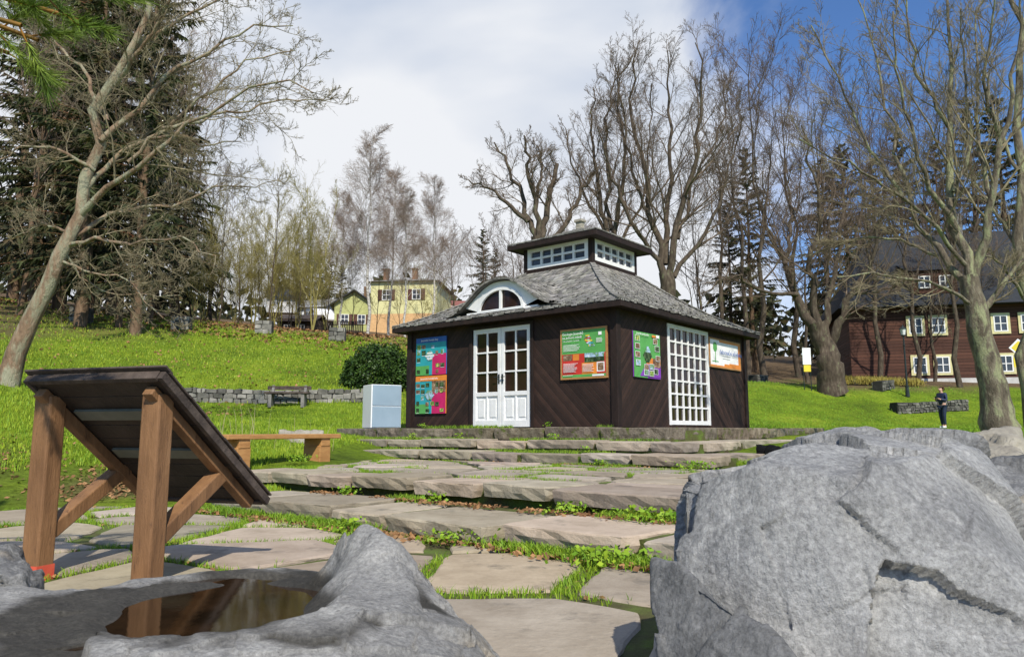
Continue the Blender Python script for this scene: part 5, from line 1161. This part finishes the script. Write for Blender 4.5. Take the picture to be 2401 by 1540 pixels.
# =================== PERSON
p0=W(2213,1003,31); px_,py_=p0[0],31.; pz=Gz(px_,py_)+.03
e=empty('person',(px_,py_,pz),math.radians(200),label='person in navy jacket and jeans standing holding a phone',category='person')
def skin(name,verts,edges,rad,mat,parent,root=0,sub=2):
    me=bpy.data.meshes.new(name); me.from_pydata(verts,edges,[]); o=bpy.data.objects.new(name,me); COL.objects.link(o)
    md=o.modifiers.new('s','SKIN'); md.use_smooth_shade=True
    for k,r in enumerate(rad): me.skin_vertices[0].data[k].radius=(r,r) if not isinstance(r,tuple) else r
    me.skin_vertices[0].data[root].use_root=True
    sb=o.modifiers.new('u','SUBSURF'); sb.levels=sub; sb.render_levels=sub
    bake(o); o.data.materials.clear(); o.data.materials.append(mat); o.parent=parent; o.name=name; return o
try:
    v=[(0,0,.95),(0,0,1.15),(.0,0,1.34),(.02,0,1.46),(.035,0,1.53),(.045,0,1.61),(.04,0,1.67)]; ed=[(0,1),(1,2),(2,3),(3,4),(4,5),(5,6)]; r=[.12,.11,.12,.05,.07,.085,.06]
    v.append((.13,0,1.575)); ed.append((5,7)); r.append(.016)
    for s_ in (-1,1):
        b0_=len(v); v+=[(0,s_*.16,1.38),(.0,s_*.21,1.13),(.2,s_*.12,1.17),(.28,s_*.08,1.2)]; ed+=[(2,b0_),(b0_,b0_+1),(b0_+1,b0_+2),(b0_+2,b0_+3)]; r+=[.055,.042,.03,.032]
        for f in range(5):
            i0=len(v); v+=[(.32,s_*(.05+.02*f-.02),1.2+.012*(f-2)),(.35,s_*(.045+.02*f-.02),1.215+.012*(f-2))] ; ed+=[(b0_+3,i0),(i0,i0+1)]; r+=[.009,.008]
        b1=len(v); v+=[(0,s_*.09,.88),(.03+.03*s_,s_*.1,.48),(-.02+.05*s_,s_*.1,.09),(.12+.05*s_,s_*.11,.04)]; ed+=[(0,b1),(b1,b1+1),(b1+1,b1+2),(b1+2,b1+3)]; r+=[.09,.058,.04,.035]
    skn=flat('skin',(.55,.33,.24)); nav=flat('navy_cloth',(.02,.03,.075)); jea=flat('dark_jeans',(.02,.03,.06)); hr=flat('brown_hair',(.16,.09,.05)); sho=flat('white_shoes',(.75,.75,.75))
    skin('body',v,ed,r,skn,e)
    v=[(0,0,.90),(0,0,1.15),(0,0,1.36),(.015,0,1.44)]; ed=[(0,1),(1,2),(2,3)]; r=[(.16,.15),.145,.15,.07]
    for s_ in (-1,1):
        b0_=len(v); v+=[(0,s_*.17,1.385),(.0,s_*.22,1.13),(.21,s_*.115,1.175)]; ed+=[(2,b0_),(b0_,b0_+1),(b0_+1,b0_+2)]; r+=[.075,.06,.045]
    skin('jacket',v,ed,r,nav,e)
    v=[(0,0,.95)];ed=[];r=[.13]
    for s_ in (-1,1):
        b1=len(v); v+=[(0,s_*.09,.86),(.03+.03*s_,s_*.1,.48),(-.02+.05*s_,s_*.1,.12)]; ed+=[(0,b1),(b1,b1+1),(b1+1,b1+2)]; r+=[.105,.075,.056]
    skin('trousers',v,ed,r,jea,e)
    skin('hair',[(-.0,0,1.60),(.01,0,1.69),(-.05,0,1.62),(-.055,0,1.50)],[(0,1),(0,2),(2,3)],[.09,.075,.06,.04],hr,e)
    for s_ in (-1,1): skin('shoe',[(-.05+.05*s_,s_*.1,.05),(.06+.05*s_,s_*.105,.045),(.15+.05*s_,s_*.11,.035)],[(0,1),(1,2)],[.05,.048,.04],sho,e)
    b_=B(); b_.box((.33,0,1.23),(.015,.08,.14)); b_.make('phone',cK,bevel=.003,parent=e)
except Exception as ex: print('person issue',ex)

# =================== WORLD, SUN, CAMERA
w=bpy.data.worlds.new('World'); S.world=w; w.use_nodes=True; nt=w.node_tree; L=nt.links.new
for n_ in list(nt.nodes): nt.nodes.remove(n_)
out=nt.nodes.new('ShaderNodeOutputWorld'); bg=nt.nodes.new('ShaderNodeBackground'); bg2=nt.nodes.new('ShaderNodeBackground'); ms=nt.nodes.new('ShaderNodeMixShader')
sd=Vector((.24,-.97,0)).normalized(); EL=math.radians(43)
sky=nt.nodes.new('ShaderNodeTexSky'); sky.sky_type='NISHITA'; sky.sun_disc=False; sky.sun_elevation=EL; sky.sun_rotation=math.atan2(sd.x,sd.y); sky.air_density=1.; sky.dust_density=.2; sky.ozone_density=4
bg.inputs['Strength'].default_value=.13
tc=nt.nodes.new('ShaderNodeTexCoord'); nm=nt.nodes.new('ShaderNodeVectorMath'); nm.operation='NORMALIZE'; L(tc.outputs['Generated'],nm.inputs[0])
def noi(scale,det,ro,dist=0,st=(1,1,1)):
    mp=nt.nodes.new('ShaderNodeMapping'); mp.inputs['Scale'].default_value=st; L(nm.outputs[0],mp.inputs[0]); n_=nt.nodes.new('ShaderNodeTexNoise'); n_.inputs['Scale'].default_value=scale; n_.inputs['Detail'].default_value=det; n_.inputs['Roughness'].default_value=ro; n_.inputs['Distortion'].default_value=dist; L(mp.outputs[0],n_.inputs['Vector']); return n_.outputs['Fac']
def MM(op,a,b=None):
    n_=nt.nodes.new('ShaderNodeMath'); n_.operation=op
    for i,v in enumerate((a,b)):
        if v is None: continue
        if isinstance(v,(int,float)): n_.inputs[i].default_value=v
        else: L(v,n_.inputs[i])
    return n_.outputs[0]
def MR(v,a,b,c=0,d=1):
    n_=nt.nodes.new('ShaderNodeMapRange'); n_.interpolation_type='SMOOTHSTEP'; L(v,n_.inputs[0])
    for i,x in enumerate((a,b,c,d)): n_.inputs[i+1].default_value=x
    return n_.outputs[0]
dt=nt.nodes.new('ShaderNodeVectorMath'); dt.operation='DOT_PRODUCT'; L(nm.outputs[0],dt.inputs[0]); cc=Vector((.62,.68,.38)).normalized(); dt.inputs[1].default_value=cc
n1=noi(3.0,9,.55,.4,(1,1,1.6)); n2=noi(1.7,5,.45,.5,(1,1,2.2))
bl=MR(MM('ADD',dt.outputs['Value'],MM('MULTIPLY',MM('SUBTRACT',n1,.5),.22)),.875,.95)
sp=nt.nodes.new('ShaderNodeSeparateXYZ'); L(nm.outputs[0],sp.inputs[0])
back=MR(sp.outputs[1],.25,-.2,0,.9); zen=MR(sp.outputs[2],.62,.82,0,.8)
fac=MM('MAXIMUM',MM('MAXIMUM',bl,back),zen)
cr=nt.nodes.new('ShaderNodeValToRGB'); e_=cr.color_ramp.elements; e_[0].position=.36; e_[0].color=(.50,.59,.75,1); e_[1].position=.60; e_[1].color=(.90,.92,.96,1); L(n2,cr.inputs[0]); L(cr.outputs[0],bg2.inputs['Color']); bg2.inputs['Strength'].default_value=.97
tm=nt.nodes.new('ShaderNodeMix'); tm.data_type='RGBA'; tm.blend_type='MULTIPLY'; tm.inputs[0].default_value=1; L(sky.outputs[0],tm.inputs[6]); tm.inputs[7].default_value=(.75,.95,1.2,1); L(tm.outputs[2],bg.inputs['Color'])
L(fac,ms.inputs[0]); L(bg2.outputs[0],ms.inputs[1]); L(bg.outputs[0],ms.inputs[2]); L(ms.outputs[0],out.inputs['Surface'])
ld=bpy.data.lights.new('sun','SUN'); ld.energy=5.0; ld.angle=math.radians(.5); ld.color=(1,.93,.80); lo=bpy.data.objects.new('sun',ld); COL.objects.link(lo)
dv_=Vector((-sd.x*math.cos(EL),-sd.y*math.cos(EL),-math.sin(EL))); lo.rotation_euler=dv_.to_track_quat('-Z','Y').to_euler(); lo.location=(10,-20,30)
cd=bpy.data.cameras.new('camera'); cd.sensor_width=36; cd.lens=FP/2401*36; cd.clip_start=.05; cd.clip_end=2000
co=bpy.data.objects.new('camera',cd); co.location=(0,0,CAMZ); co.rotation_euler=(math.radians(90)+PIT,0,0); COL.objects.link(co); S.camera=co
S.view_settings.view_transform='Standard'; S.view_settings.look='None'; S.view_settings.exposure=0
